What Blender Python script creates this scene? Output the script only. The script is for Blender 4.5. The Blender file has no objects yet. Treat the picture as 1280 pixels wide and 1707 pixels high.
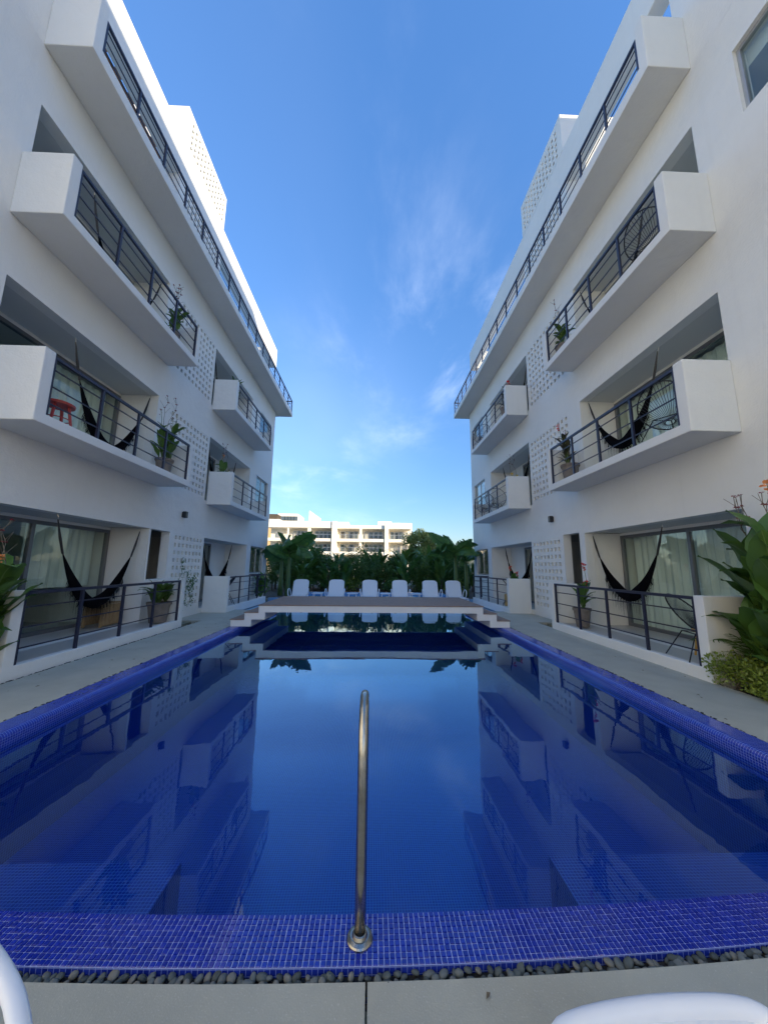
import bpy, bmesh, math, random
from mathutils import Vector, Matrix
random.seed(7)
S = bpy.context.scene
COL = S.collection
R = math.radians
PI = math.pi
# ------------------------------------------------------------------ camera
F_PX, W_PX, H_PX = 570.0, 1280.0, 1707.0
EYE = 1.5
def _rot(x, y, z, pitch=R(9.064), yaw=R(1.7685), roll=R(-0.5915)):
    c, s = math.cos(roll), math.sin(roll)
    x, z = c * x + s * z, -s * x + c * z
    y, z = y * math.cos(pitch) - z * math.sin(pitch), y * math.sin(pitch) + z * math.cos(pitch)
    return Vector((x * math.cos(yaw) + y * math.sin(yaw), -x * math.sin(yaw) + y * math.cos(yaw), z))
cam_data = bpy.data.cameras.new('camera')
cam = bpy.data.objects.new('camera', cam_data); COL.objects.link(cam); S.camera = cam
r_, f_, u_ = _rot(1, 0, 0), _rot(0, 1, 0), _rot(0, 0, 1)
M = Matrix.Identity(4)
for i in range(3):
    M[i][0] = r_[i]; M[i][1] = u_[i]; M[i][2] = -f_[i]
M[2][3] = EYE
cam.matrix_world = M
cam_data.sensor_fit = 'VERTICAL'; cam_data.sensor_height = 36.0; cam_data.sensor_width = 27.0
cam_data.lens = 36.0 * F_PX / H_PX
cam_data.clip_start = 0.05; cam_data.clip_end = 3000
# ------------------------------------------------------------------ sky and sun
SUN_EL, SUN_AZ = R(14.0), R(130.0)          # azimuth from +Y towards +X
world = bpy.data.worlds.new('World'); S.world = world; world.use_nodes = True
wn = world.node_tree; wl = wn.links; bg = wn.nodes['Background']
sky = wn.nodes.new('ShaderNodeTexSky'); sky.sky_type = 'NISHITA'; sky.sun_disc = False
sky.sun_elevation = SUN_EL; sky.sun_rotation = SUN_AZ
sky.air_density = 1.0; sky.dust_density = 0.7; sky.ozone_density = 3.0; sky.altitude = 0
tc = wn.nodes.new('ShaderNodeTexCoord')
def wmath(op, a, b=None, c=None, clamp=False):
    n = wn.nodes.new('ShaderNodeMath'); n.operation = op; n.use_clamp = clamp
    for i, v in enumerate((a, b, c)):
        if v is None: continue
        if isinstance(v, (int, float)): n.inputs[i].default_value = v
        else: wl.new(v, n.inputs[i])
    return n.outputs[0]
sep = wn.nodes.new('ShaderNodeSeparateXYZ'); wl.new(tc.outputs['Generated'], sep.inputs[0])
zz = wmath('ADD', wmath('MAXIMUM', sep.outputs[2], 0.0), 0.12)
cmb = wn.nodes.new('ShaderNodeCombineXYZ')
wl.new(wmath('DIVIDE', sep.outputs[0], zz), cmb.inputs[0]); wl.new(wmath('DIVIDE', sep.outputs[1], zz), cmb.inputs[1])
def wnoise(scale, detail, rough, dist, sx=1.0, sy=1.0, off=(0, 0, 0)):
    mp = wn.nodes.new('ShaderNodeMapping'); wl.new(cmb.outputs[0], mp.inputs[0])
    mp.inputs['Scale'].default_value = (sx, sy, 1); mp.inputs['Location'].default_value = off
    n = wn.nodes.new('ShaderNodeTexNoise'); wl.new(mp.outputs[0], n.inputs['Vector'])
    n.inputs['Scale'].default_value = scale; n.inputs['Detail'].default_value = detail
    n.inputs['Roughness'].default_value = rough; n.inputs['Distortion'].default_value = dist
    return n.outputs['Fac']
def wramp(v, a, b):
    n = wn.nodes.new('ShaderNodeMapRange'); n.interpolation_type = 'SMOOTHSTEP'
    wl.new(v, n.inputs[0]); n.inputs[1].default_value = a; n.inputs[2].default_value = b
    return n.outputs[0]
big = wramp(wnoise(0.55, 2, 0.5, 0.0, off=(3.1, 1.7, 0)), 0.44, 0.68)
fine = wramp(wnoise(1.6, 9, 0.62, 0.35, 1.0, 0.7, (0.4, 2.2, 0)), 0.44, 0.84)
soft = wramp(wnoise(0.32, 4, 0.55, 0.2, 1.0, 0.6, (8.0, 3.0, 0)), 0.42, 0.85)
cl = wmath('ADD', wmath('MULTIPLY', big, fine), wmath('MULTIPLY', soft, 0.22), clamp=True)
cl = wmath('MULTIPLY', wmath('MULTIPLY', cl, wramp(sep.outputs[2], 0.02, 0.42)), 0.60)
mixc = wn.nodes.new('ShaderNodeMix'); mixc.data_type = 'RGBA'
hsv = wn.nodes.new('ShaderNodeHueSaturation'); hsv.inputs['Saturation'].default_value = 1.15
hz = wn.nodes.new('ShaderNodeMapRange'); hz.interpolation_type = 'LINEAR'
wl.new(sep.outputs[2], hz.inputs[0]); hz.inputs[1].default_value = 0.0; hz.inputs[2].default_value = 0.9; hz.inputs[3].default_value = 0.42; hz.inputs[4].default_value = 1.0
dim = wn.nodes.new('ShaderNodeVectorMath'); dim.operation = 'SCALE'
wl.new(sky.outputs[0], dim.inputs[0]); wl.new(hz.outputs[0], dim.inputs['Scale'])
tint = wn.nodes.new('ShaderNodeVectorMath'); tint.operation = 'MULTIPLY'
wl.new(dim.outputs[0], tint.inputs[0]); tint.inputs[1].default_value = (0.96, 0.92, 0.985)
wl.new(tint.outputs[0], hsv.inputs['Color'])
wl.new(cl, mixc.inputs['Factor']); wl.new(hsv.outputs[0], mixc.inputs['A'])
mixc.inputs['B'].default_value = (3.6, 3.9, 4.4, 1)
wl.new(mixc.outputs['Result'], bg.inputs['Color'])
bg.inputs['Strength'].default_value = 0.15
sd = bpy.data.lights.new('sun', 'SUN'); sd.energy = 2.0; sd.angle = R(0.5); sd.color = (1.0, 0.84, 0.60)
sun = bpy.data.objects.new('sun', sd); COL.objects.link(sun)
to_sun = Vector((math.sin(SUN_AZ) * math.cos(SUN_EL), math.cos(SUN_AZ) * math.cos(SUN_EL), math.sin(SUN_EL)))
sun.rotation_euler = to_sun.to_track_quat('Z', 'Y').to_euler(); sun.location = (20, -20, 30)
S.view_settings.view_transform = 'Standard'; S.view_settings.look = 'None'
S.view_settings.exposure = 1.80; S.view_settings.gamma = 1.0; S.view_settings.use_curve_mapping = False
S.render.engine = 'CYCLES'
S.cycles.max_bounces = 10; S.cycles.diffuse_bounces = 5; S.cycles.glossy_bounces = 5; S.cycles.transparent_max_bounces = 24
S.cycles.use_denoising = True

# ------------------------------------------------------------------ materials
MATS = {}
def mat(name, col, rough=0.8, metal=0.0, noise=None, bump=None, spec=None, coat=0, sub=None):
    """noise = (scale, amount, colour2) ; bump = (scale, strength, distance)"""
    m = bpy.data.materials.new(name); m.use_nodes = True; nt = m.node_tree; b = nt.nodes['Principled BSDF']
    b.inputs['Base Color'].default_value = (*col, 1); b.inputs['Roughness'].default_value = rough
    b.inputs['Metallic'].default_value = metal
    if spec is not None: b.inputs['Specular IOR Level'].default_value = spec
    geo = nt.nodes.new('ShaderNodeNewGeometry')
    if noise:
        sc, lo, c2 = noise
        n = nt.nodes.new('ShaderNodeTexNoise'); n.inputs['Scale'].default_value = sc; n.inputs['Detail'].default_value = 6
        n.inputs['Roughness'].default_value = 0.6
        nt.links.new(geo.outputs['Position'], n.inputs['Vector'])
        mr = nt.nodes.new('ShaderNodeMapRange'); mr.inputs[1].default_value = 0.32; mr.inputs[2].default_value = 0.72
        mr.inputs[4].default_value = lo
        nt.links.new(n.outputs['Fac'], mr.inputs[0])
        mx = nt.nodes.new('ShaderNodeMix'); mx.data_type = 'RGBA'
        nt.links.new(mr.outputs[0], mx.inputs['Factor'])
        mx.inputs['A'].default_value = (*col, 1); mx.inputs['B'].default_value = (*c2, 1)
        nt.links.new(mx.outputs['Result'], b.inputs['Base Color'])
    if bump:
        n = nt.nodes.new('ShaderNodeTexNoise'); n.inputs['Scale'].default_value = bump[0]; n.inputs['Detail'].default_value = 5
        nt.links.new(geo.outputs['Position'], n.inputs['Vector'])
        bp = nt.nodes.new('ShaderNodeBump'); bp.inputs['Strength'].default_value = bump[1]; bp.inputs['Distance'].default_value = bump[2]
        nt.links.new(n.outputs['Fac'], bp.inputs['Height']); nt.links.new(bp.outputs[0], b.inputs['Normal'])
    MATS[name] = m
    return m
def N(nt, typ, **kw):
    n = nt.nodes.new(typ)
    for k, v in kw.items(): setattr(n, k, v)
    return n
def mathn(nt, op, a, b=None, clamp=False):
    n = nt.nodes.new('ShaderNodeMath'); n.operation = op; n.use_clamp = clamp
    for i, v in enumerate((a, b)):
        if v is None: continue
        if isinstance(v, (int, float)): n.inputs[i].default_value = v
        else: nt.links.new(v, n.inputs[i])
    return n.outputs[0]

def stucco():
    m = mat('white_stucco', (0.76, 0.76, 0.72), 0.9, noise=(0.9, 0.45, (0.66, 0.655, 0.61)))
    nt = m.node_tree; b = nt.nodes['Principled BSDF']; geo = nt.nodes['Geometry']
    n1 = N(nt, 'ShaderNodeTexNoise'); n1.inputs['Scale'].default_value = 38; n1.inputs['Detail'].default_value = 6
    n2 = N(nt, 'ShaderNodeTexNoise'); n2.inputs['Scale'].default_value = 3.5; n2.inputs['Detail'].default_value = 3
    for n in (n1, n2): nt.links.new(geo.outputs['Position'], n.inputs['Vector'])
    s = mathn(nt, 'ADD', mathn(nt, 'MULTIPLY', n1.outputs['Fac'], 0.25), n2.outputs['Fac'])
    bp = N(nt, 'ShaderNodeBump'); bp.inputs['Strength'].default_value = 0.6; bp.inputs['Distance'].default_value = 0.025
    nt.links.new(s, bp.inputs['Height']); nt.links.new(bp.outputs[0], b.inputs['Normal'])
    # faint vertical rain streaks
    mp = N(nt, 'ShaderNodeMapping'); mp.inputs['Scale'].default_value = (7, 7, 0.35); nt.links.new(geo.outputs['Position'], mp.inputs[0])
    n3 = N(nt, 'ShaderNodeTexNoise'); n3.inputs['Scale'].default_value = 1.0; n3.inputs['Detail'].default_value = 5
    nt.links.new(mp.outputs[0], n3.inputs['Vector'])
    mr = N(nt, 'ShaderNodeMapRange'); mr.inputs[1].default_value = 0.56; mr.inputs[2].default_value = 0.85; mr.inputs[4].default_value = 0.22
    nt.links.new(n3.outputs['Fac'], mr.inputs[0])
    mx = N(nt, 'ShaderNodeMix', data_type='RGBA')
    old = b.inputs['Base Color'].links[0].from_socket
    nt.links.new(mr.outputs[0], mx.inputs['Factor']); nt.links.new(old, mx.inputs['A']); mx.inputs['B'].default_value = (0.62, 0.61, 0.57, 1)
    nt.links.new(mx.outputs['Result'], b.inputs['Base Color'])
stucco()
def mosaic(name, c1, c2, grout, pitch=0.0225, gw=0.07, rough=0.12, fade=1.0):
    m = bpy.data.materials.new(name); m.use_nodes = True; nt = m.node_tree; b = nt.nodes['Principled BSDF']; L = nt.links
    geo = N(nt, 'ShaderNodeNewGeometry')
    sc = N(nt, 'ShaderNodeVectorMath', operation='SCALE'); sc.inputs['Scale'].default_value = 1 / pitch
    L.new(geo.outputs['Position'], sc.inputs[0])
    sp = N(nt, 'ShaderNodeSeparateXYZ'); L.new(sc.outputs[0], sp.inputs[0])
    sn = N(nt, 'ShaderNodeSeparateXYZ'); L.new(geo.outputs['True Normal'], sn.inputs[0])
    tot = None
    for i in range(3):
        fr = mathn(nt, 'FRACT', mathn(nt, 'ADD', sp.outputs[i], 0.13))
        d = mathn(nt, 'ABSOLUTE', mathn(nt, 'SUBTRACT', fr, 0.5))
        ln = mathn(nt, 'GREATER_THAN', d, 0.5 - gw)
        w = mathn(nt, 'LESS_THAN', mathn(nt, 'ABSOLUTE', sn.outputs[i]), 0.6)
        v = mathn(nt, 'MULTIPLY', ln, w)
        tot = v if tot is None else mathn(nt, 'MAXIMUM', tot, v)
    fl = N(nt, 'ShaderNodeVectorMath', operation='FLOOR'); L.new(sc.outputs[0], fl.inputs[0])
    wnn = N(nt, 'ShaderNodeTexWhiteNoise'); L.new(fl.outputs[0], wnn.inputs['Vector'])
    mx = N(nt, 'ShaderNodeMix', data_type='RGBA'); L.new(wnn.outputs['Value'], mx.inputs['Factor'])
    mx.inputs['A'].default_value = (*c1, 1); mx.inputs['B'].default_value = (*c2, 1)
    m2 = N(nt, 'ShaderNodeMix', data_type='RGBA'); L.new(mathn(nt, 'MULTIPLY', tot, fade), m2.inputs['Factor'])
    L.new(mx.outputs['Result'], m2.inputs['A']); m2.inputs['B'].default_value = (*grout, 1)
    L.new(m2.outputs['Result'], b.inputs['Base Color'])
    rr = N(nt, 'ShaderNodeMapRange'); L.new(tot, rr.inputs[0]); rr.inputs[3].default_value = rough; rr.inputs[4].default_value = 0.8
    L.new(rr.outputs[0], b.inputs['Roughness'])
    MATS[name] = m; return m
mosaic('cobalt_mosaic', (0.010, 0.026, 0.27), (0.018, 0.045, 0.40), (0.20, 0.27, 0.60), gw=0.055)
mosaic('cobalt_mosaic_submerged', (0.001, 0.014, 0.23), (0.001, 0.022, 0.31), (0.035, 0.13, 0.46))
mosaic('sky_blue_mosaic', (0.10, 0.26, 0.48), (0.16, 0.36, 0.60), (0.35, 0.5, 0.65))
mat('grout', (0.43, 0.49, 0.77), 0.85)
for i, c in enumerate(((0.010, 0.027, 0.30), (0.012, 0.032, 0.34), (0.009, 0.024, 0.27))):
    mat('tile_glaze_%d' % i, c, 0.10, noise=(60, 0.5, tuple(v * 1.3 for v in c)))
mat('concrete_deck', (0.44, 0.43, 0.35), 0.85, noise=(2.2, 0.75, (0.34, 0.33, 0.27)), bump=(160, 0.35, 0.004))
def speckle(m):
    nt = m.node_tree; b = nt.nodes['Principled BSDF']; geo = nt.nodes['Geometry']
    v = N(nt, 'ShaderNodeTexNoise'); v.inputs['Scale'].default_value = 130; v.inputs['Detail'].default_value = 3
    nt.links.new(geo.outputs['Position'], v.inputs['Vector'])
    mr = N(nt, 'ShaderNodeMapRange'); mr.inputs[1].default_value = 0.60; mr.inputs[2].default_value = 0.74; mr.inputs[4].default_value = 0.55
    nt.links.new(v.outputs['Fac'], mr.inputs[0])
    mx = N(nt, 'ShaderNodeMix', data_type='RGBA'); old = b.inputs['Base Color'].links[0].from_socket
    nt.links.new(mr.outputs[0], mx.inputs['Factor']); nt.links.new(old, mx.inputs['A']); mx.inputs['B'].default_value = (0.62, 0.60, 0.53, 1)
    nt.links.new(mx.outputs['Result'], b.inputs['Base Color'])
speckle(MATS['concrete_deck'])
mat('terrace_floor', (0.50, 0.49, 0.46), 0.35, noise=(1.5, 0.5, (0.40, 0.39, 0.37)))
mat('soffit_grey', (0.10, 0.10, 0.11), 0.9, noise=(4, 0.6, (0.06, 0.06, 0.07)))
mat('dark_joint', (0.03, 0.03, 0.028), 0.95, bump=(90, 1.0, 0.01))
mat('soil', (0.06, 0.045, 0.03), 0.95, noise=(20, 0.7, (0.03, 0.02, 0.015)), bump=(60, 1.0, 0.02))
mat('ground_earth', (0.26, 0.24, 0.17), 0.95, noise=(0.3, 0.8, (0.14, 0.15, 0.08)))
mat('rail_metal', (0.018, 0.018, 0.040), 0.42, noise=(30, 0.4, (0.03, 0.03, 0.05)))
mat('wall_lamp_metal', (0.02, 0.02, 0.022), 0.4)
mat('aluminium', (0.42, 0.44, 0.46), 0.35, metal=0.6)
mat('grey_frame', (0.16, 0.17, 0.18), 0.4, metal=0.3)
mat('steel', (0.50, 0.48, 0.43), 0.27, metal=1.0, noise=(25, 0.7, (0.26, 0.23, 0.18)), bump=(300, 0.1, 0.001))
mat('curtain', (0.80, 0.82, 0.76), 0.9)
mat('interior_white', (0.6, 0.6, 0.57), 0.9)
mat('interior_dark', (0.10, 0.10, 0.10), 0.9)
mat('white_resin', (0.82, 0.83, 0.84), 0.35, noise=(8, 0.3, (0.76, 0.77, 0.78)))
mat('deck_wood', (0.31, 0.205, 0.145), 0.7, noise=(9, 0.8, (0.18, 0.13, 0.10)), bump=(60, 0.3, 0.003))
mat('pergola_wood', (0.42, 0.22, 0.10), 0.7, noise=(9, 0.6, (0.25, 0.12, 0.06)))
mat('pallet_wood', (0.38, 0.26, 0.13), 0.8, noise=(9, 0.7, (0.24, 0.15, 0.07)))
mat('yellow_wood', (0.55, 0.33, 0.08), 0.6, noise=(12, 0.5, (0.4, 0.22, 0.05)))
mat('black_fabric', (0.004, 0.004, 0.005), 0.95, spec=0.05, noise=(60, 0.5, (0.008, 0.008, 0.010)), bump=(150, 0.6, 0.004))
mat('black_cord', (0.012, 0.012, 0.014), 0.5)
mat('red_plastic', (0.45, 0.05, 0.04), 0.4)
mat('chrome_hook', (0.5, 0.5, 0.5), 0.3, metal=0.9)
mat('clay_pot', (0.24, 0.20, 0.165), 0.85, noise=(9, 0.8, (0.15, 0.125, 0.10)), bump=(40, 0.4, 0.006))
mat('stem_green', (0.10, 0.16, 0.045), 0.6)
mat('leaf_rib', (0.16, 0.26, 0.08), 0.5)
mat('dry_stem', (0.16, 0.13, 0.09), 0.8)
mat('bark', (0.10, 0.075, 0.05), 0.9, noise=(7, 0.7, (0.05, 0.04, 0.03)), bump=(25, 0.8, 0.02))
mat('red_petal', (0.65, 0.04, 0.03), 0.5)
mat('orange_petal', (0.75, 0.30, 0.10), 0.5)
mat('yellow_petal', (0.75, 0.55, 0.06), 0.5)
mat('bud_red', (0.22, 0.03, 0.04), 0.6)
mat('aged_white', (0.84, 0.80, 0.70), 0.9, noise=(0.55, 0.5, (0.68, 0.61, 0.50)))
mat('far_glass', (0.10, 0.13, 0.15), 0.08)
mat('far_curtain', (0.42, 0.42, 0.38), 0.6)
mat('ochre_wall', (0.62, 0.42, 0.20), 0.9)
mat('hill_scrub', (0.09, 0.12, 0.08), 0.95, noise=(0.02, 0.7, (0.16, 0.15, 0.10)))
for i, c in enumerate(((0.075, 0.09, 0.085), (0.11, 0.125, 0.12), (0.05, 0.062, 0.06), (0.15, 0.15, 0.13))):
    mat('pebble_%d' % i, c, 0.7, noise=(30, 0.6, tuple(v * 1.5 for v in c)), bump=(80, 0.3, 0.002))
def leafmat(name, c1, c2, rough=0.42, trans=0.25):
    m = bpy.data.materials.new(name); m.use_nodes = True; nt = m.node_tree; b = nt.nodes['Principled BSDF']; L = nt.links
    out = [n for n in nt.nodes if n.type == 'OUTPUT_MATERIAL'][0]
    geo = N(nt, 'ShaderNodeNewGeometry'); oi = N(nt, 'ShaderNodeObjectInfo')
    n = N(nt, 'ShaderNodeTexNoise'); n.inputs['Scale'].default_value = 4.5; n.inputs['Detail'].default_value = 4
    L.new(geo.outputs['Position'], n.inputs['Vector'])
    f = mathn(nt, 'ADD', mathn(nt, 'MULTIPLY', n.outputs['Fac'], 0.6), mathn(nt, 'MULTIPLY', geo.outputs['Random Per Island'], 0.45))
    f = mathn(nt, 'ADD', f, mathn(nt, 'MULTIPLY', oi.outputs['Random'], 0.3))
    mr = N(nt, 'ShaderNodeMapRange'); mr.inputs[1].default_value = 0.3; mr.inputs[2].default_value = 1.1; L.new(f, mr.inputs[0])
    mx = N(nt, 'ShaderNodeMix', data_type='RGBA'); L.new(mr.outputs[0], mx.inputs['Factor'])
    mx.inputs['A'].default_value = (*c1, 1); mx.inputs['B'].default_value = (*c2, 1)
    L.new(mx.outputs['Result'], b.inputs['Base Color']); b.inputs['Roughness'].default_value = rough
    tr = N(nt, 'ShaderNodeBsdfTranslucent'); L.new(mx.outputs['Result'], tr.inputs['Color'])
    ms = N(nt, 'ShaderNodeMixShader'); ms.inputs[0].default_value = trans
    L.new(b.outputs[0], ms.inputs[1]); L.new(tr.outputs[0], ms.inputs[2]); L.new(ms.outputs[0], out.inputs['Surface'])
    MATS[name] = m
leafmat('leaf_canna', (0.050, 0.120, 0.025), (0.13, 0.25, 0.045))
leafmat('leaf_dark', (0.050, 0.100, 0.018), (0.12, 0.21, 0.035))
leafmat('leaf_banana', (0.05, 0.13, 0.03), (0.12, 0.25, 0.05))
leafmat('leaf_lime', (0.14, 0.20, 0.025), (0.30, 0.36, 0.05))
leafmat('leaf_tree', (0.13, 0.17, 0.03), (0.28, 0.31, 0.07), 0.6)
leafmat('leaf_bronze', (0.030, 0.035, 0.020), (0.08, 0.06, 0.03))
def glassmat(name, tint, ior=1.5, boost=1.0, power=5.0):
    m = bpy.data.materials.new(name); m.use_nodes = True; nt = m.node_tree; L = nt.links
    for n in list(nt.nodes):
        if n.type == 'BSDF_PRINCIPLED': nt.nodes.remove(n)
    out = [n for n in nt.nodes if n.type == 'OUTPUT_MATERIAL'][0]
    t = N(nt, 'ShaderNodeBsdfTransparent'); t.inputs[0].default_value = (*tint, 1)
    g = N(nt, 'ShaderNodeBsdfGlossy'); g.inputs['Roughness'].default_value = 0.0; g.inputs[0].default_value = (1, 1, 1, 1)
    fr = N(nt, 'ShaderNodeLayerWeight'); fr.inputs['Blend'].default_value = 0.5      # Schlick reflectance, the same from both sides
    f0 = ((ior - 1) / (ior + 1)) ** 2
    sch = mathn(nt, 'ADD', mathn(nt, 'MULTIPLY', mathn(nt, 'POWER', fr.outputs['Facing'], power), 1 - f0), f0)
    ms = N(nt, 'ShaderNodeMixShader')
    L.new(mathn(nt, 'MULTIPLY', sch, boost, clamp=True), ms.inputs[0]); L.new(t.outputs[0], ms.inputs[1]); L.new(g.outputs[0], ms.inputs[2])
    L.new(ms.outputs[0], out.inputs['Surface'])
    MATS[name] = m
    return m, g, fr
glassmat('window_glass', (0.90, 0.95, 0.93), 1.5, 1.15)
wm, wg, wf = glassmat('pool_water', (0.62, 0.88, 0.99), 1.333, 1.30, 4.0)
wg.inputs[0].default_value = (0.62, 0.86, 1.0, 1)
def ripple():
    nt = wm.node_tree; L = nt.links
    geo = N(nt, 'ShaderNodeNewGeometry')
    n1 = N(nt, 'ShaderNodeTexNoise'); n1.inputs['Scale'].default_value = 5.0; n1.inputs['Detail'].default_value = 3; n1.inputs['Roughness'].default_value = 0.45
    n2 = N(nt, 'ShaderNodeTexNoise'); n2.inputs['Scale'].default_value = 0.9; n2.inputs['Detail'].default_value = 2
    for n in (n1, n2): L.new(geo.outputs['Position'], n.inputs['Vector'])
    s = mathn(nt, 'ADD', mathn(nt, 'MULTIPLY', n1.outputs['Fac'], 0.16), n2.outputs['Fac'])
    bp = N(nt, 'ShaderNodeBump'); bp.inputs['Strength'].default_value = 0.20; bp.inputs['Distance'].default_value = 0.017
    L.new(s, bp.inputs['Height']); L.new(bp.outputs[0], wg.inputs['Normal']); L.new(bp.outputs[0], wf.inputs['Normal'])
ripple()

# ------------------------------------------------------------------ helpers
WORLD = {}
def tag(o, label=None, cat=None, group=None, kind=None):
    if label: o['label'] = label
    if cat: o['category'] = cat
    if group: o['group'] = group
    if kind: o['kind'] = kind
    return o
def empty(name, loc, label=None, cat=None, group=None, rz=0.0):
    o = bpy.data.objects.new(name, None); COL.objects.link(o); o.location = loc; o.rotation_euler = (0, 0, rz)
    o.empty_display_size = 0.1
    WORLD[o.name] = Vector(loc)
    return tag(o, label, cat, group)
class MB:
    def __init__(self, tf=None):
        self.v = []; self.f = []; self.tf = tf; self.smooth = False
    def q(self, *pts):
        n = len(self.v); self.v += [tuple(p) for p in pts]; self.f.append(tuple(range(n, n + len(pts)))); return self
    def box(self, x0, x1, y0, y1, z0, z1):
        if x0 > x1: x0, x1 = x1, x0
        if y0 > y1: y0, y1 = y1, y0
        n = len(self.v)
        self.v += [(x0, y0, z0), (x1, y0, z0), (x1, y1, z0), (x0, y1, z0), (x0, y0, z1), (x1, y0, z1), (x1, y1, z1), (x0, y1, z1)]
        self.f += [tuple(n + i for i in t) for t in ((0, 3, 2, 1), (4, 5, 6, 7), (0, 1, 5, 4), (1, 2, 6, 5), (2, 3, 7, 6), (3, 0, 4, 7))]
        return self
    def tube(self, pts, rad, seg=8, caps=True, flat=1.0):
        pts = [Vector(p) for p in pts]; rs = rad if isinstance(rad, (list, tuple)) else [rad] * len(pts)
        n0 = len(self.v); prev = None
        for i, p in enumerate(pts):
            d = (pts[min(i + 1, len(pts) - 1)] - pts[max(i - 1, 0)]).normalized()
            if prev is None:
                a = Vector((0, 0, 1)) if abs(d.z) < 0.9 else Vector((1, 0, 0))
                u = d.cross(a).normalized()
            else:
                u = (prev - d * prev.dot(d))
                u = u.normalized() if u.length > 1e-6 else d.orthogonal().normalized()
            prev = u; w = d.cross(u)
            for k in range(seg):
                a = 2 * PI * k / seg
                self.v.append(tuple(p + u * math.cos(a) * rs[i] + w * math.sin(a) * rs[i] * flat))
        for i in range(len(pts) - 1):
            for k in range(seg):
                a = n0 + i * seg + k; b = n0 + i * seg + (k + 1) % seg
                self.f.append((a, b, b + seg, a + seg))
        if caps:
            self.f.append(tuple(n0 + k for k in reversed(range(seg))))
            self.f.append(tuple(n0 + (len(pts) - 1) * seg + k for k in range(seg)))
        return self
    def lathe(self, prof, seg=20, c=(0, 0, 0)):
        n0 = len(self.v)
        for r, z in prof:
            for k in range(seg):
                a = 2 * PI * k / seg; self.v.append((c[0] + r * math.cos(a), c[1] + r * math.sin(a), c[2] + z))
        for i in range(len(prof) - 1):
            for k in range(seg):
                a = n0 + i * seg + k; b = n0 + i * seg + (k + 1) % seg
                self.f.append((a, b, b + seg, a + seg))
        return self
    def prism(self, poly, axis, a0, a1):
        """poly of 2D points in the plane perpendicular to axis"""
        def P(p, a): return {0: (a, p[0], p[1]), 1: (p[0], a, p[1]), 2: (p[0], p[1], a)}[axis]
        n = len(poly); n0 = len(self.v)
        self.v += [P(p, a0) for p in poly] + [P(p, a1) for p in poly]
        self.f.append(tuple(n0 + i for i in range(n))); self.f.append(tuple(n0 + n + i for i in reversed(range(n))))
        for i in range(n):
            j = (i + 1) % n; self.f.append((n0 + i, n0 + n + i, n0 + n + j, n0 + j))
        return self
    def mesh(self, name, m, origin=None):
        vs = [self.tf(*p) for p in self.v] if self.tf else self.v
        if origin is not None: vs = [(p[0] - origin[0], p[1] - origin[1], p[2] - origin[2]) for p in vs]
        me = bpy.data.meshes.new(name); me.from_pydata(vs, [], self.f)
        bm = bmesh.new(); bm.from_mesh(me); bmesh.ops.recalc_face_normals(bm, faces=bm.faces); bm.to_mesh(me); bm.free()
        if self.smooth:
            me.polygons.foreach_set('use_smooth', [True] * len(me.polygons))
        if m: me.materials.append(MATS[m] if isinstance(m, str) else m)
        me.update(); return me
    def build(self, name, m, parent=None, origin=None, local=False, bevel=0):
        """verts are world coordinates unless local; origin is the object's world position"""
        if origin is None: origin = WORLD.get(parent.name, Vector((0, 0, 0))) if parent and not local else Vector((0, 0, 0))
        origin = Vector(origin)
        me = self.mesh(name, m, None if local else origin)
        o = bpy.data.objects.new(name, me); COL.objects.link(o)
        if parent:
            o.parent = parent
            if not local: o.location = origin - WORLD.get(parent.name, Vector((0, 0, 0)))
        elif not local: o.location = origin
        WORLD[o.name] = origin
        if bevel:
            b = o.modifiers.new('bevel', 'BEVEL'); b.width = bevel; b.segments = 2; b.limit_method = 'ANGLE'; b.angle_limit = R(50)
        return o
def inst(name, me, parent=None, loc=(0, 0, 0), rot=(0, 0, 0), sc=(1, 1, 1)):
    o = bpy.data.objects.new(name, me); COL.objects.link(o); o.location = loc; o.rotation_euler = rot
    o.scale = sc if not isinstance(sc, (int, float)) else (sc, sc, sc)
    if parent: o.parent = parent
    return o
def copy_tree(o, parent=None):
    c = o.copy(); COL.objects.link(c); c.parent = parent
    for ch in list(o.children): copy_tree(ch, c)
    return c
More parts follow.
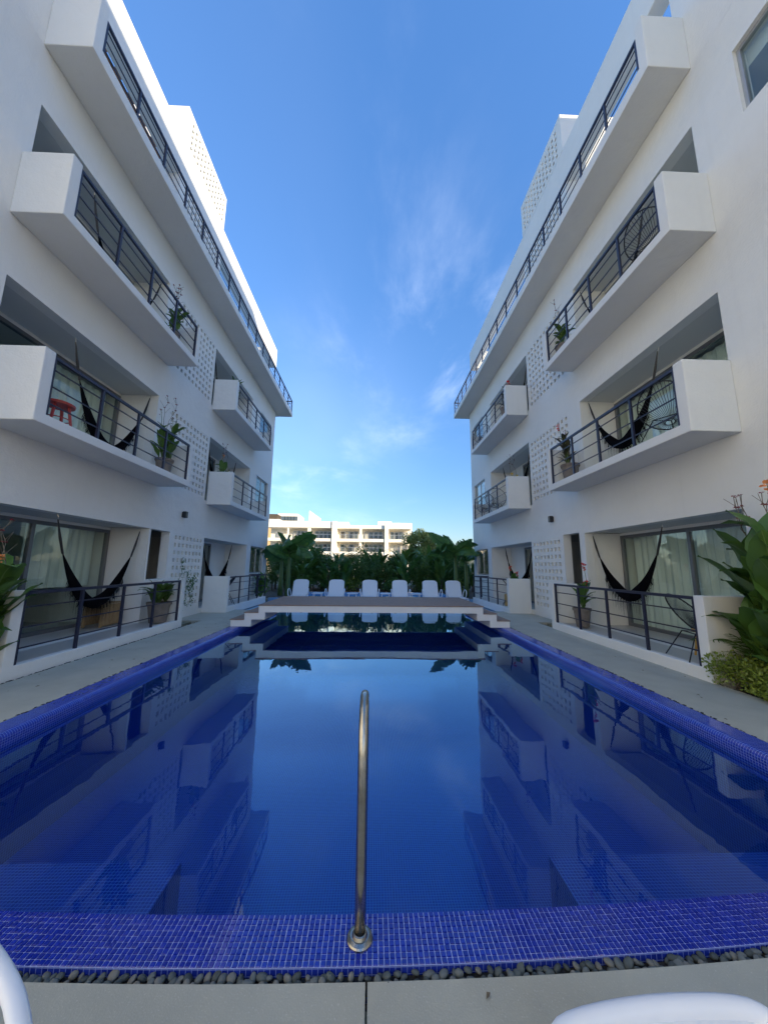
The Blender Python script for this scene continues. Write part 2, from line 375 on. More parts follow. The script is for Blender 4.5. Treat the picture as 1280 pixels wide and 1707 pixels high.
def holed(mb, fixed, a, b, outer, holes, axis):
    """a slab between fixed coordinate a and b along axis, outer=(u0,u1,v0,v1), rectangular holes, as a shell with jambs"""
    us = sorted({outer[0], outer[1]} | {h[0] for h in holes} | {h[1] for h in holes})
    vs = sorted({outer[2], outer[3]} | {h[2] for h in holes} | {h[3] for h in holes})
    nu, nv = len(us) - 1, len(vs) - 1
    solid = [[True] * nv for _ in range(nu)]
    for h in holes:
        for i in range(nu):
            if us[i] >= h[0] - 1e-9 and us[i + 1] <= h[1] + 1e-9:
                for j in range(nv):
                    if vs[j] >= h[2] - 1e-9 and vs[j + 1] <= h[3] + 1e-9: solid[i][j] = False
    def P(u, v, w): return {0: (w, u, v), 1: (u, w, v), 2: (u, v, w)}[axis]
    idx = {}
    def vi(i, j, w):
        k = (i, j, w)
        if k not in idx:
            idx[k] = len(mb.v); mb.v.append(P(us[i], vs[j], (a, b)[w]))
        return idx[k]
    for i in range(nu):
        for j in range(nv):
            if not solid[i][j]: continue
            mb.f.append((vi(i, j, 0), vi(i + 1, j, 0), vi(i + 1, j + 1, 0), vi(i, j + 1, 0)))
            mb.f.append((vi(i, j, 1), vi(i, j + 1, 1), vi(i + 1, j + 1, 1), vi(i + 1, j, 1)))
            if i == 0 or not solid[i - 1][j]: mb.f.append((vi(i, j, 0), vi(i, j + 1, 0), vi(i, j + 1, 1), vi(i, j, 1)))
            if i == nu - 1 or not solid[i + 1][j]: mb.f.append((vi(i + 1, j, 0), vi(i + 1, j, 1), vi(i + 1, j + 1, 1), vi(i + 1, j + 1, 0)))
            if j == 0 or not solid[i][j - 1]: mb.f.append((vi(i, j, 0), vi(i, j, 1), vi(i + 1, j, 1), vi(i + 1, j, 0)))
            if j == nv - 1 or not solid[i][j + 1]: mb.f.append((vi(i, j + 1, 0), vi(i + 1, j + 1, 0), vi(i + 1, j + 1, 1), vi(i, j + 1, 1)))
    return mb
def interp(x, xs, ys):
    if x <= xs[0]: return ys[0] + (x - xs[0])
    for i in range(len(xs) - 1):
        if x <= xs[i + 1]: return ys[i] + (ys[i + 1] - ys[i]) * (x - xs[i]) / (xs[i + 1] - xs[i])
    return ys[-1] + (x - xs[-1])
def side_tf(sg):
    """facade dimensions are written once; each side has its own measured spacing"""
    if sg < 0:
        return lambda x, y, z: (-x, y, z)
    def t(x, y, z):
        return (x * 0.983, interp(y, (4.45, 8.5, 11.0, 15.03, 17.8), (4.45, 8.5, 11.2, 15.40, 18.05)), z if z < 1.5 else 1.5 + (z - 1.5) * 1.03)
    return t

# ------------------------------------------------------------------ ground, pool, decks
BOW = 0.018
def bow(x): return BOW * min(abs(x), 3.3) ** 2
g = MB(); holed(g, None, -2.5, -0.03, (-1500, 1500, -1500, 1500), [(-4.9, 4.9, 1.45, 16.9), (-4.0, 4.0, 16.9, 20.8)], 2)
tag(g.build('ground', 'ground_earth'), kind='structure')
WATER = -0.115
# pool shell
p = MB(); n = 24
xs = [-3.25 + 6.5 * i / n for i in range(n + 1)]
for i in range(n):
    a, b = xs[i], xs[i + 1]; ya, yb = 1.75 + bow(a), 1.75 + bow(b)
    p.q((a, ya, -1.15), (b, yb, -1.15), (b, yb, -0.03), (a, ya, -0.03))                       # front wall
p.q((-3.25, 1.7, -1.15), (3.25, 1.7, -1.15), (3.25, 12.2, -1.15), (-3.25, 12.2, -1.15))      # floor
p.q((-3.25, 1.7, -1.15), (-3.25, 12.2, -1.15), (-3.25, 12.2, -0.16), (-3.25, 1.7, -0.16))
p.q((3.25, 1.7, -1.15), (3.25, 12.2, -1.15), (3.25, 12.2, -0.16), (3.25, 1.7, -0.16))
p.q((-3.25, 12.2, -1.15), (3.25, 12.2, -1.15), (3.25, 12.2, -0.16), (-3.25, 12.2, -0.16))
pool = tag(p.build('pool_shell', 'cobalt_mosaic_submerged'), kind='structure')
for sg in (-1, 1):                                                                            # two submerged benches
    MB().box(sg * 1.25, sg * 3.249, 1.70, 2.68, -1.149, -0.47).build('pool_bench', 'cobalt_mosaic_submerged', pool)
p = MB(); p.box(-4.88, 4.88, 12.202, 16.88, -0.5, -0.16); p.box(-3.98, 3.98, 16.88, 20.78, -0.5, -0.16)
tag(p.build('pool_ledge', 'sky_blue_mosaic'), kind='structure')
w = MB(); nx = 26
ws = [-3.25 + 6.5 * i / nx for i in range(nx + 1)]
for i in range(nx):
    w.q((ws[i], 1.75 + bow(ws[i]), WATER), (ws[i + 1], 1.75 + bow(ws[i + 1]), WATER), (ws[i + 1], 12.2, WATER), (ws[i], 12.2, WATER))
w.q((-4.62, 12.2, WATER), (4.58, 12.2, WATER), (4.58, 16.7, WATER), (-4.62, 16.7, WATER)); w.q((-3.9, 16.7, WATER), (3.9, 16.7, WATER), (3.9, 20.5, WATER), (-3.9, 20.5, WATER))
me = bpy.data.meshes.new('pool_water'); me.from_pydata(w.v, [], w.f); me.materials.append(MATS['pool_water'])
wo = bpy.data.objects.new('pool_water', me); COL.objects.link(wo); tag(wo, kind='structure')
# copings along the two long sides, rounded nose
for sg in (-1, 1):
    prof = [(3.50, -0.155), (3.50, 0.0), (3.31, 0.0)] + [(3.31 - 0.06 * math.sin(a), -0.06 + 0.06 * math.cos(a)) for a in (R(20), R(40), R(60), R(75), R(90))] + [(3.25, -0.155)]
    c = MB(); c.prism([(sg * x, z) for x, z in prof], 1, 1.57, 12.2)
    tag(c.build('pool_coping', 'cobalt_mosaic'), kind='structure')
# front coping : grout bed with tiles standing proud
Y0, Y1 = 1.553, 1.753
c = MB(); c2_ = MB(); n = 32; xs = [-3.24 + 6.48 * i / n for i in range(n + 1)]
for i in range(n):
    a, b = xs[i], xs[i + 1]; pa, pb = bow(a), bow(b)
    c.q((a, Y0 + pa, 0), (b, Y0 + pb, 0), (b, Y1 + pb, 0), (a, Y1 + pa, 0))
    c2_.q((a, Y0 + pa, -0.4), (b, Y0 + pb, -0.4), (b, Y0 + pb, 0), (a, Y0 + pa, 0))
    c2_.q((a, Y1 + pa, -0.4), (b, Y1 + pb, -0.4), (b, Y1 + pb, 0), (a, Y1 + pa, 0))
coping = tag(c.build('pool_coping', 'grout'), kind='structure'); c2_.build('coping_face', 'cobalt_mosaic', coping)
PITCH = 0.0222; TS = 0.0190
tb = MB(); h = TS / 2
tb.v = [(-h, -h, 0), (h, -h, 0), (h, h, 0), (-h, h, 0), (-h + .0015, -h + .0015, .0035), (h - .0015, -h + .0015, .0035), (h - .0015, h - .0015, .0035), (-h + .0015, h - .0015, .0035)]
tb.f = [(4, 5, 6, 7), (0, 1, 5, 4), (1, 2, 6, 5), (2, 3, 7, 6), (3, 0, 4, 7)]
tms = [tb.mesh('tile', 'tile_glaze_%d' % i) for i in range(3)]
cells = []
for ix in range(-146, 146):
    for iy in range(9):
        x = (ix + .5) * PITCH + random.uniform(-.0006, .0006); y = Y0 + .0005 + (iy + .5) * PITCH + bow(x)
        
        cells.append((abs(x), x, y, random.randrange(3), random.uniform(-.0006, .0006)))
cells.sort()
rest = [MB(), MB(), MB()]
for k, (_, x, y, mi, dz) in enumerate(cells):
    rz = random.uniform(-.015, .015) + 2 * BOW * x
    if k < 290: inst('tile', tms[mi], coping, (x, y, 0.0005 + dz), (random.uniform(-.01, .01), random.uniform(-.01, .01), rz))
    else:
        n0 = len(rest[mi].v); rest[mi].v += [(x + q[0] - rz * q[1], y + q[1] + rz * q[0], q[2] + 0.0005 + dz) for q in tb.v]
        rest[mi].f += [tuple(n0 + i for i in f) for f in tb.f]
for mi in range(3): tag(rest[mi].build('mosaic_tiles', 'tile_glaze_%d' % mi, coping), kind='stuff')
# front concrete deck: two slabs with an open joint, bowed edge
def deck_front(x0, x1):
    d = MB(); n = 12
    for i in range(n):
        a = x0 + (x1 - x0) * i / n; b = x0 + (x1 - x0) * (i + 1) / n
        pa, pb = 1.505 + bow(a), 1.505 + bow(b)
        d.q((a, -30, 0), (b, -30, 0), (b, pb, 0), (a, pa, 0)); d.q((a, pa, -.2), (b, pb, -.2), (b, pb, 0), (a, pa, 0))
    for xx in (x0, x1): d.q((xx, -30, -.2), (xx, 1.505 + bow(xx), -.2), (xx, 1.505 + bow(xx), 0), (xx, -30, 0))
    return d
for x0, x1 in ((-3.5, -0.004), (0.004, 3.5)): tag(deck_front(x0, x1).build('concrete_deck', 'concrete_deck'), kind='structure')
ch = MB()
for i in range(n):
    a = -3.5 + 7 * i / n; b = -3.5 + 7 * (i + 1) / n
    ch.q((a, 1.49 + bow(a), -.030), (b, 1.49 + bow(b), -.030), (b, 1.56 + bow(b), -.030), (a, 1.56 + bow(a), -.030))
chan = tag(ch.build('gravel_channel', 'dark_joint'), kind='structure')
MB().box(-.02, .02, -30, 1.49, -.19, -.05).build('joint_bed', 'dark_joint', chan)
# pebbles
pms = []
for k in range(8):
    bm = bmesh.new(); bmesh.ops.create_icosphere(bm, subdivisions=2, radius=1)
    ax, ay, az = random.uniform(.75, 1.15), random.uniform(.55, .85), random.uniform(.4, .6)
    ph = random.uniform(0, 6)
    for v in bm.verts:
        s = 1 + .08 * math.sin(3 * v.co.x + ph) + .07 * math.sin(2.3 * v.co.y + ph * 2)
        v.co = Vector((v.co.x * ax * s, v.co.y * ay * s, v.co.z * az))
    me = bpy.data.meshes.new('pebble'); bm.to_mesh(me); bm.free(); me.materials.append(MATS['pebble_%d' % (k % 4)])
    me.polygons.foreach_set('use_smooth', [True] * len(me.polygons)); pms.append(me)
x = -1.42; cnt = 0
while x < 1.80 and cnt < 290:
    for row in range(2):
        s = random.uniform(.014, .024)
        y = 1.516 + row * .024 + random.uniform(-.006, .006)
        inst('pebble', random.choice(pms), chan, (x + random.uniform(-.01, .01), y + bow(x), -.026 + s * .3 + random.uniform(0, .008)),
             (random.uniform(-.5, .5), random.uniform(-.5, .5), random.uniform(0, PI)), s)
        cnt += 1
    x += random.uniform(.026, .040)
# side walkways in cast slabs
for sg in (-1, 1):
    for y0, y1 in ((-30, 1.2), (1.206, 9.80), (9.806, 12.15)):
        s_ = MB(); s_.box(sg * 3.506, sg * (4.62 if y1 < 9.81 else 5.6), y0, y1, -.25, 0.0)
        if y1 < 9.81: s_.tf = None
        tag(s_.build('side_walk', 'concrete_deck'), kind='structure')
    MB().box(sg * 4.60, sg * 4.70, -8, 9.80, -.2, -.035).build('joint_bed', 'dark_joint', None)['kind'] = 'structure'
    # dark crumbs in the gap along the terrace kerb and the pool edge
    cb = MB()
    for k in range(420):
        yy = random.uniform(2.5, 9.6); xx = (4.625 if k % 3 else 3.505) + random.uniform(-.012, .012); rr = random.uniform(.004, .011)
        cb.box(sg * xx - rr, sg * xx + rr, yy - rr * 1.4, yy + rr * 1.4, -.01, random.uniform(.001, .006))
    tag(cb.build('edge_gravel', 'dark_joint'), kind='stuff')

lm = MB(); rl = random.Random(9)
for (x, y) in [(-4.1, 4.6), (-3.8, 5.4), (3.9, 4.2), (4.2, 6.1), (-.7, 1.38), (.42, 1.44), (4.3, 3.6), (-4.3, 7.0), (-3.62, 5.9), (3.7, 7.4), (4.45, 5.0), (-4.5, 5.1)] + [(rl.uniform(3.6, 4.55) * rl.choice((-1, 1)), rl.uniform(3.2, 11)) for _ in range(26)]:
    a = rl.uniform(0, 6.3); L = rl.uniform(.02, .05); c_, s_2 = math.cos(a), math.sin(a); z = .006
    lm.q((x, y, z), (x + L * .5 * c_ - L * .25 * s_2, y + L * .5 * s_2 + L * .25 * c_, z + .008), (x + L * c_, y + L * s_2, z + .002), (x + L * .5 * c_ + L * .25 * s_2, y + L * .5 * s_2 - L * .25 * c_, z + .004))
tag(lm.build('leaf_litter', 'dry_stem'), kind='stuff')

# ------------------------------------------------------------------ stepped bridge
br = empty('pool_bridge', (0, 8.9, 0), 'long white stepped bridge with brown boards crossing the pool', 'bridge')
YB0, YB1 = 8.9, 11.45
poly = [(-3.49, .0), (-3.49, .155), (-3.16, .155), (-3.16, .325), (-2.82, .325), (-2.82, .50), (2.82, .50), (2.82, .325), (3.16, .325), (3.16, .155), (3.49, .155), (3.49, 0),
        (2.99, 0.0), (2.99, .17), (2.66, .17), (2.66, .345), (-2.66, .345), (-2.66, .17), (-2.99, .17), (-2.99, 0.0)]
b = MB()
for (x0, x1, z0, z1) in ((-3.49, -2.99, .003, .155), (-3.16, -2.66, .17, .325), (-2.82, 2.82, .345, .50), (2.66, 3.16, .17, .325), (2.99, 3.49, .003, .155)):
    b.box(x0, x1, YB0, YB1, z0, z1)
for x0, x1, z0, z1 in ((-3.16, -2.99, .155, .17), (-2.82, -2.66, .325, .345), (2.66, 2.82, .325, .345), (2.99, 3.16, .155, .17)):
    b.box(x0, x1, YB0, YB1, z0 - .001, z1 + .001)
b.build('slab', 'white_stucco', br)
for yy in (9.5, 10.15, 10.8):
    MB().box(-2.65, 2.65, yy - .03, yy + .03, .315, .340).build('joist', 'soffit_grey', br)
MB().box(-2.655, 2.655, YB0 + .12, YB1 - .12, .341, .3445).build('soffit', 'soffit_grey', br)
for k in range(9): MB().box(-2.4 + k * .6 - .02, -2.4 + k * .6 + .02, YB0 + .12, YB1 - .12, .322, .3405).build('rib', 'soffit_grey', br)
nb = 18; bwid = (YB1 - YB0 + .02) / nb
for k in range(nb):
    y0 = YB0 - .015 + k * bwid; dz = random.uniform(-.0015, .0015)
    MB().box(-2.835, 2.835, y0, y0 + bwid - .008, .502 + dz, .524 + dz).build('board', 'deck_wood', br)
for sg in (-1, 1):
    for (xa, xb, z) in ((2.822, 3.175, .327), (3.162, 3.505, .157)):
        MB().box(sg * xa, sg * xb, YB0 - .015, YB1, z, z + .022).build('tread', 'deck_wood', br)

# ------------------------------------------------------------------ apartment buildings
FX, BX, RX, XB = 5.42, 4.65, 6.33, 10.0
TW = 0.045
def railing(bld, tf, y0, y1, nb, z0, z1, x, end=None, bars=3):
    """square posts, top rail and bars; end=(x_to) adds a return at y1"""
    o = tf(x, y0, z0)
    tr = MB(tf); tr.box(x - .022, x + .022, y0 - .02, y1 + .02, z1 - .045, z1)
    if end: tr.box(x + .022, end, y1 - .02, y1 + .02, z1 - .045, z1)
    rl = tr.build('railing', 'rail_metal', bld, origin=o)
    for i in range(nb + 1):
        yy = y0 + (y1 - y0) * i / nb
        MB(tf).box(x - .019, x + .019, yy - .021, yy + .021, z0, z1 - .045).build('post', 'rail_metal', rl, origin=tf(x, yy, z0))
    for k in range(bars):
        zz = z0 + (z1 - z0) * (k + .75) / (bars + .55)
        for i in range(nb):
            ya = y0 + (y1 - y0) * i / nb + .021; yb = y0 + (y1 - y0) * (i + 1) / nb - .021
            MB(tf).box(x - .008, x + .008, ya, yb, zz - .009, zz + .009).build('bar', 'rail_metal', rl, origin=tf(x, ya, zz))
        if end: MB(tf).box(x + .019, end, y1 - .009, y1 + .009, zz - .009, zz + .009).build('bar', 'rail_metal', rl, origin=tf(x, y1, zz))
    if end:
        for xe in ((x + end) / 2,): MB(tf).box(xe - .019, xe + .019, y1 - .019, y1 + .019, z0, z1 - .045).build('post', 'rail_metal', rl, origin=tf(xe, y1, z0))
    return rl
def holes(y0, y1, z0, z1, ny, nz, frac=.52):
    hy, hz = (y1 - y0) / ny, (z1 - z0) / nz
    return [(y0 + hy * (i + .5 - frac / 2), y0 + hy * (i + .5 + frac / 2), z0 + hz * (j + .5 - frac / 2), z0 + hz * (j + .5 + frac / 2)) for i in range(ny) for j in range(nz)]
def window(bld, tf, y0, y1, z0, z1, x, name='window', split=1, fm='aluminium', fr=.045, depth=.06, curtain=None, back=.5):
    f = MB(tf)
    f.box(x, x + depth, y0, y1, z0, z0 + fr); f.box(x, x + depth, y0, y1, z1 - fr, z1)
    f.box(x, x + depth, y0, y0 + fr, z0 + fr, z1 - fr); f.box(x, x + depth, y1 - fr, y1, z0 + fr, z1 - fr)
    for i in range(1, split + 1 - 0):
        if i == split: break
        yy = y0 + (y1 - y0) * i / split; f.box(x + .003, x + depth - .003, yy - fr / 2, yy + fr / 2, z0 + fr, z1 - fr)
    o = f.build(name, fm, bld, origin=tf(x, y0, z0))
    for i in range(split):
        ya = y0 + (y1 - y0) * i / split + (fr if i == 0 else fr / 2); yb = y0 + (y1 - y0) * (i + 1) / split - (fr if i == split - 1 else fr / 2)
        MB(tf).box(x + .025 + .008 * (i % 2), x + .031 + .008 * (i % 2), ya, yb, z0 + fr, z1 - fr).build('pane', 'window_glass', o, origin=tf(x, ya, z0))
    return o
def curtain(bld, tf, y0, y1, z0, z1, x, m='curtain'):
    c = MB(tf); n = int((y1 - y0) / .06)
    pts = [(x + .025 * math.sin(i * 1.9) + .012 * math.sin(i * .7), y0 + (y1 - y0) * i / n) for i in range(n + 1)]
    for i in range(n):
        c.q((*pts[i], z0), (*pts[i + 1], z0), (*pts[i + 1], z1), (*pts[i], z1))
    c.smooth = True
    return c.build('curtain', m, bld, origin=tf(x, y0, z0))
def building(sg):
    tf = side_tf(sg); left = sg < 0
    ox, oy, _ = tf(FX, 4.4, 0)
    bld = empty('apartment_building', (ox, oy, 0),
                'white three storey apartment block left of the pool, its roof parapet catching the sun' if left else
                'white apartment block right of the pool, a large window high on its near wall', 'apartment building')
    YN, YF = (-22.0 if left else -7.0), 17.8
    G0, G1 = 4.7, 8.45
    ops = [(G0, G1, .15, 2.36), (8.51, 9.29, 1.13, 2.36) if left else (8.66, 9.36, .15, 2.40), (11.18, 14.95, .15, 2.36),
           (4.58, 8.2, 3.55, 5.68), (10.95, 14.68, 3.55, 5.68), (4.57, 8.1, 6.75, 8.78), (10.8, 14.4, 6.75, 8.78)]
    br_ = [(9.50, 11.08, .28, 2.34, 8, 10), (8.75, 10.86, 3.60, 5.62, 11, 10), (8.72, 10.70, 6.76, 8.80, 10, 10)]
    wins = [(15.55, 17.3, 4.35, 5.62), (15.5, 17.2, 7.5, 8.72), (15.45, 17.3, 1.15, 2.35)]
    if not left: wins.append((1.7, 3.86, 7.95, 9.05))
    f = MB(tf)
    holed(f, None, FX, FX + .22, (YN, YF, -.5, 9.76), ops + [b[:4] for b in br_] + wins, 0)
    f.build('wall', 'white_stucco', bld)
    # breeze panels
    for y0, y1, z0, z1, ny, nz in br_:
        q = MB(tf); holed(q, None, FX + .004, FX + .19, (y0, y1, z0, z1), holes(y0, y1, z0, z1, ny, nz), 0)
        q.box(FX + .192, FX + .215, y0 + .001, y1 - .001, z0 + .001, z1 - .001)
        q.build('breeze_block_panel', 'white_stucco', bld, origin=tf(FX, y0, z0))
    # interior slabs between floors and cross walls
    I0 = FX + .222
    for z0, z1 in ((-.5, .15), (2.36, 3.55), (5.68, 6.75), (8.78, 9.76)):
        q = MB(tf)
        if z0 > 0:
            q.box(I0, XB, YN, 8.35, z0, z1); q.box(I0, XB, 11.1 if z0 == 2.36 else 10.9, YF, z0, z1)
        else: q.box(I0, XB, YN, YF, z0, z1)
        q.build('floor_slab', 'interior_white' if z0 > 0 else 'terrace_floor', bld)
    for z0, z1, ya in ((.15, 2.36, G1), (3.55, 5.68, 8.2), (6.75, 8.78, 8.1)):
        nearw = 4.7 if z0 < 1 else 4.57
        fs = {.15: 11.18, 3.55: 10.95, 6.75: 10.8}[z0]; fe = {.15: 14.95, 3.55: 14.68, 6.75: 14.4}[z0]
        if z0 == .15:
            for yy0, yy1 in ((nearw - .15, nearw), (fs - .08, fs), (fe, fe + .15)): MB(tf).box(I0, XB, yy0, yy1, z0 + .001, z1 - .001).build('cross_wall', 'white_stucco', bld)
            MB(tf).box(I0, XB, ya, ya + .055, z0 + .001, z1 - .001).build('cross_wall', 'white_stucco', bld)
            MB(tf).box(I0 + 1.6, I0 + 1.7, 8.51, 9.5, z0 + .001, z1 - .001).build('lobby_wall', 'interior_white', bld)
        else:
            for yy0, yy1 in ((nearw - .15, nearw), (ya, ya + .14), (fs - .1, fs), (fe, fe + .15)): MB(tf).box(I0, XB, yy0, yy1, z0 + .001, z1 - .001).build('cross_wall', 'white_stucco', bld)
        # sliding doors in the back of the recess
        for a, b_, far in ((nearw, ya, False), (fs, fe, True)):
            dw = b_ - 2.05 if far else a + .02
            e = b_ if not far else b_
            if far: MB(tf).box(RX, RX + .1, a, a + 0.9, z0 + .001, z1 - .001).build('back_wall', 'white_stucco', bld)
            d0 = a + .9 if far else a + .001; d1 = (b_ - 1.3) if far else b_ - .02
            if far: MB(tf).box(RX, RX + .1, d1, b_, z0 + .001, z1 - .001).build('back_wall', 'white_stucco', bld)
            MB(tf).box(RX, RX + .1, d0, d1, z1 - .06, z1 - .001).build('lintel', 'white_stucco', bld)
            window(bld, tf, d0, d1, z0 + .002, z1 - .062, RX, 'sliding_door', 2, 'grey_frame', .07, .08)
            # room behind
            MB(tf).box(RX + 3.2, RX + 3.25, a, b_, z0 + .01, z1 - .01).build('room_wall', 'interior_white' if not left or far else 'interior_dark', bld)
            if not left:
                curtain(bld, tf, d0 + .05, d1 - .05, z0 + .01, z1 - .08, RX + .3)
            else:
                curtain(bld, tf, (d0 + d1) / 2 + (.15 if z0 < 1 else -.1), d1 - .05, z0 + (.85 if z0 < 1 else .01), z1 - .08, RX + .3)
    for y0, y1, z0, z1 in wins:
        window(bld, tf, y0, y1, z0, z1, FX + .06, 'window', 2 if y0 > 5 else 1, 'aluminium', .05)
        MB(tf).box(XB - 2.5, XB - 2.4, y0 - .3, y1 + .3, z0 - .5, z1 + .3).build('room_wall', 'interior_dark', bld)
        if z0 > 3 and y0 > 5: MB(tf).box(FX + .35, FX + .37, y0, y1, z0, z1).build('blind', 'far_glass', bld)
    MB(tf).box(XB, XB + .2, YN, YF, -.5, 9.76).build('rear_wall', 'white_stucco', bld)
    MB(tf).box(I0, XB, YF - .2, YF - .001, -.5, 9.755).build('end_wall', 'white_stucco', bld)
    # balconies
    for (y0, y1, zb, zs, zt, far) in ((4.55, 8.60, 3.43, 3.58, 4.53, 0), (4.45, 8.40, 6.61, 6.77, 7.69, 0), (11.07, 15.03, 3.43, 3.58, 4.53, 1), (10.88, 15.02, 6.61, 6.77, 7.69, 1)):
        q = MB(tf); ze = zt - (.05 if not far else .25)
        q.prism([(y0, zb), (y1, zb), (y1, ze), (y1 - .14, ze), (y1 - .14, zs), (y0 + .17, zs), (y0 + .17, zt), (y0, zt)], 0, BX, FX - .001)
        q.build('balcony', 'white_stucco', bld, origin=tf(BX, y0, zb), bevel=.012)
        railing(bld, tf, y0 + .20, y1 - .165, 4, zs, zt - .03, BX + .045)
    # ground terraces: kerb, end walls, floor, rails
    for (y0, y1, far) in ((4.72, 8.86, 0), (11.40, 15.50, 1)):
        q = MB(tf)
        if not far: q.prism([(y0, -.1), (y1, -.1), (y1, 1.12), (y1 - .14, 1.12), (y1 - .14, .17), (y0 + .15, .17), (y0 + .15, 1.14), (y0, 1.14)], 0, BX, BX + .13)
        else: q.prism([(y0, -.1), (y1, -.1), (y1, .17), (y0 + .15, .17), (y0 + .15, 1.14), (y0, 1.14)], 0, BX, BX + .13)
        q.box(BX + .12, FX - .001, y0 + .002, y0 + .148, -.1, 1.137)
        if not far: q.box(BX + .12, FX - .001, y1 - .138, y1 - .002, -.1, 1.117)
        q.build('terrace_wall', 'white_stucco', bld, origin=tf(BX, y0, 0), bevel=.01)
        MB(tf).box(BX + .13, FX - .001, y0 + .15, y1 - .142, -.1, .148).build('terrace_floor', 'terrace_floor', bld)
        railing(bld, tf, y0 + .19, y1 - (.18 if not far else .04), 4, .17, 1.12, BX + .05, end=(FX - .001 if far else None))
    # roof terrace slab with raised ends, rail, frame beam, stair tower
    SE = 18.35
    q = MB(tf)
    q.prism([(4.43, 9.765), (SE, 9.765), (SE, 10.0), (4.60, 10.0), (4.60, 10.88), (4.43, 10.88)], 0, BX, FX)
    q.build('roof_balcony', 'white_stucco', bld, origin=tf(BX, 4.43, 9.765), bevel=.012)
    q = MB(tf); q.box(FX, XB + .2, YN, SE, 9.762, 9.98); q.build('roof_slab', 'white_stucco', bld)
    railing(bld, tf, 4.64, 18.30, 16, 10.0, 10.70, BX + .045, end=FX + 1.5)
    q = MB(tf); q.box(FX, XB + .2, YN, 4.60, 9.981, 13.18 if left else 15.6)
    q.build('stair_head_wall', 'white_stucco', bld)
    q = MB(tf); q.box(FX, FX + .33, 4.60, 17.4, 12.15, 13.18); q.box(FX + .33, XB + .2, 17.1, 17.4, 12.15, 13.18)
    q.box(XB - .1, XB + .2, 17.1, 17.4, 9.98, 12.15)
    q.build('frame_beam', 'white_stucco', bld, bevel=.02)
    TY0, TY1 = 8.0, 10.52
    for z0, z1, zz0, zz1, nz in ((9.98, 12.15, 10.1, 12.1, 10), (13.181, 14.43, 13.25, 14.25, 5)):
        q = MB(tf); holed(q, None, FX, FX + .2, (TY0, TY1, z0, z1), holes(TY0 + .2, TY1 - .1, zz0, zz1, 12, nz), 0)
        q.build('breeze_block_panel', 'white_stucco', bld, origin=tf(FX, TY0, z0))
    q = MB(tf)
    q.box(FX + .201, 7.6, TY0, TY0 + .2, 9.98, 12.149); q.box(FX + .331, 7.6, TY0, TY0 + .2, 12.149, 13.18); q.box(FX + .201, 7.6, TY0, TY0 + .2, 13.18, 14.43)
    q.box(FX + .331, 7.6, TY1 - .2, TY1, 9.98, 13.18); q.box(FX + .201, 7.6, TY1 - .2, TY1, 13.181, 14.43)
    q.box(7.4, 7.6, TY0 + .2, TY1 - .2, 9.98, 13.9)
    q.build('stair_tower', 'white_stucco', bld)
    q = MB(tf); q.box(XB, XB + .2, 4.6, TY0 + 1, 9.98, 12.6); q.build('terrace_back_wall', 'white_stucco', bld)
    if left:
        for k in range(6):
            yy = 5.35 + k * .42
            MB(tf).box(FX + .33, 8.6, yy, yy + .12, 12.35, 12.50).build('rafter', 'pergola_wood', bld)
        for k in range(16):
            xx = FX + .40 + k * .16
            MB(tf).box(xx, xx + .05, 5.1, 7.95, 12.505, 12.55).build('slat', 'pergola_wood', bld)
    return bld, tf
BL, TL = building(-1)
BR_, TR = building(1)
def sidept(sg, x, y, z): return Vector((TL if sg < 0 else TR)(x, y, z))
# plain end of the wet ledge and planting soil
kb = MB(); kb.box(-4.0, 4.0, 20.5, 20.75, -.3, .0)
for sg in (-1, 1): kb.box(sg * 3.9, sg * 4.1, 16.7, 20.499, -.3, .0); kb.box(sg * 4.101, sg * 4.9, 16.7, 16.9, -.3, .0)
kb.build('ledge_kerb', 'sky_blue_mosaic')['kind'] = 'structure'
tag(MB().box(-9, 9, 20.76, 28, -.2, .0).build('planting_bed', 'soil'), kind='structure')
for sg in (-1, 1): tag(MB().box(sg * 4.101, sg * 9, 16.91, 20.75, -.2, -.005).build('planting_bed', 'soil'), kind='structure')
for sg in (-1, 1): tag(MB().box(sg * 4.72, sg * 5.41, -2, 4.55, -.2, .015).build('planting_bed', 'soil'), kind='structure')

# wall lamps
def wall_lamp(sg, label):
    p = sidept(sg, FX, 9.81, 2.9); o = empty('wall_lamp', p, label, 'wall lamp', 'black box lamps on the facades')
    MB().box(0, -sg * .02, -.05, .05, -.07, .07).build('mounting_plate', 'wall_lamp_metal', o, local=True)
    MB().box(-sg * .02, -sg * .12, -.055, .055, -.09, .09).build('lamp_body', 'wall_lamp_metal', o, local=True, bevel=.006)
wall_lamp(-1, 'small black box lamp on the left white facade above the breeze blocks')
wall_lamp(1, 'small black box lamp on the right white facade above the breeze blocks')

# pool handrail
hr = empty('pool_handrail', (-.03, 1.65, 0), 'bent stainless steel handrail rising from the blue tiled pool edge', 'handrail')
t = MB(); t.smooth = True
pts = [(0, 0, .005), (0, .0, .2), (0, 0, .5), (0, .01, .67), (0, .035, .765), (0, .09, .83), (0, .17, .858), (0, .26, .842), (0, .33, .785), (0, .38, .69), (0, .43, .5), (0, .5, .1), (0, .58, -.4), (0, .62, -.9)]
t.tube(pts, .0218, 16); t.build('rail_pipe', 'steel', hr, local=True)
t = MB(); t.smooth = False; t.lathe([(0, .020), (.038, .018), (.049, .013), (.053, .008), (.053, .0)], 28); t.build('base_flange', 'steel', hr, local=True)
t = MB(); t.lathe([(.0238, .03), (.029, .028), (.034, .016)], 20); t.build('collar', 'steel', hr, local=True)

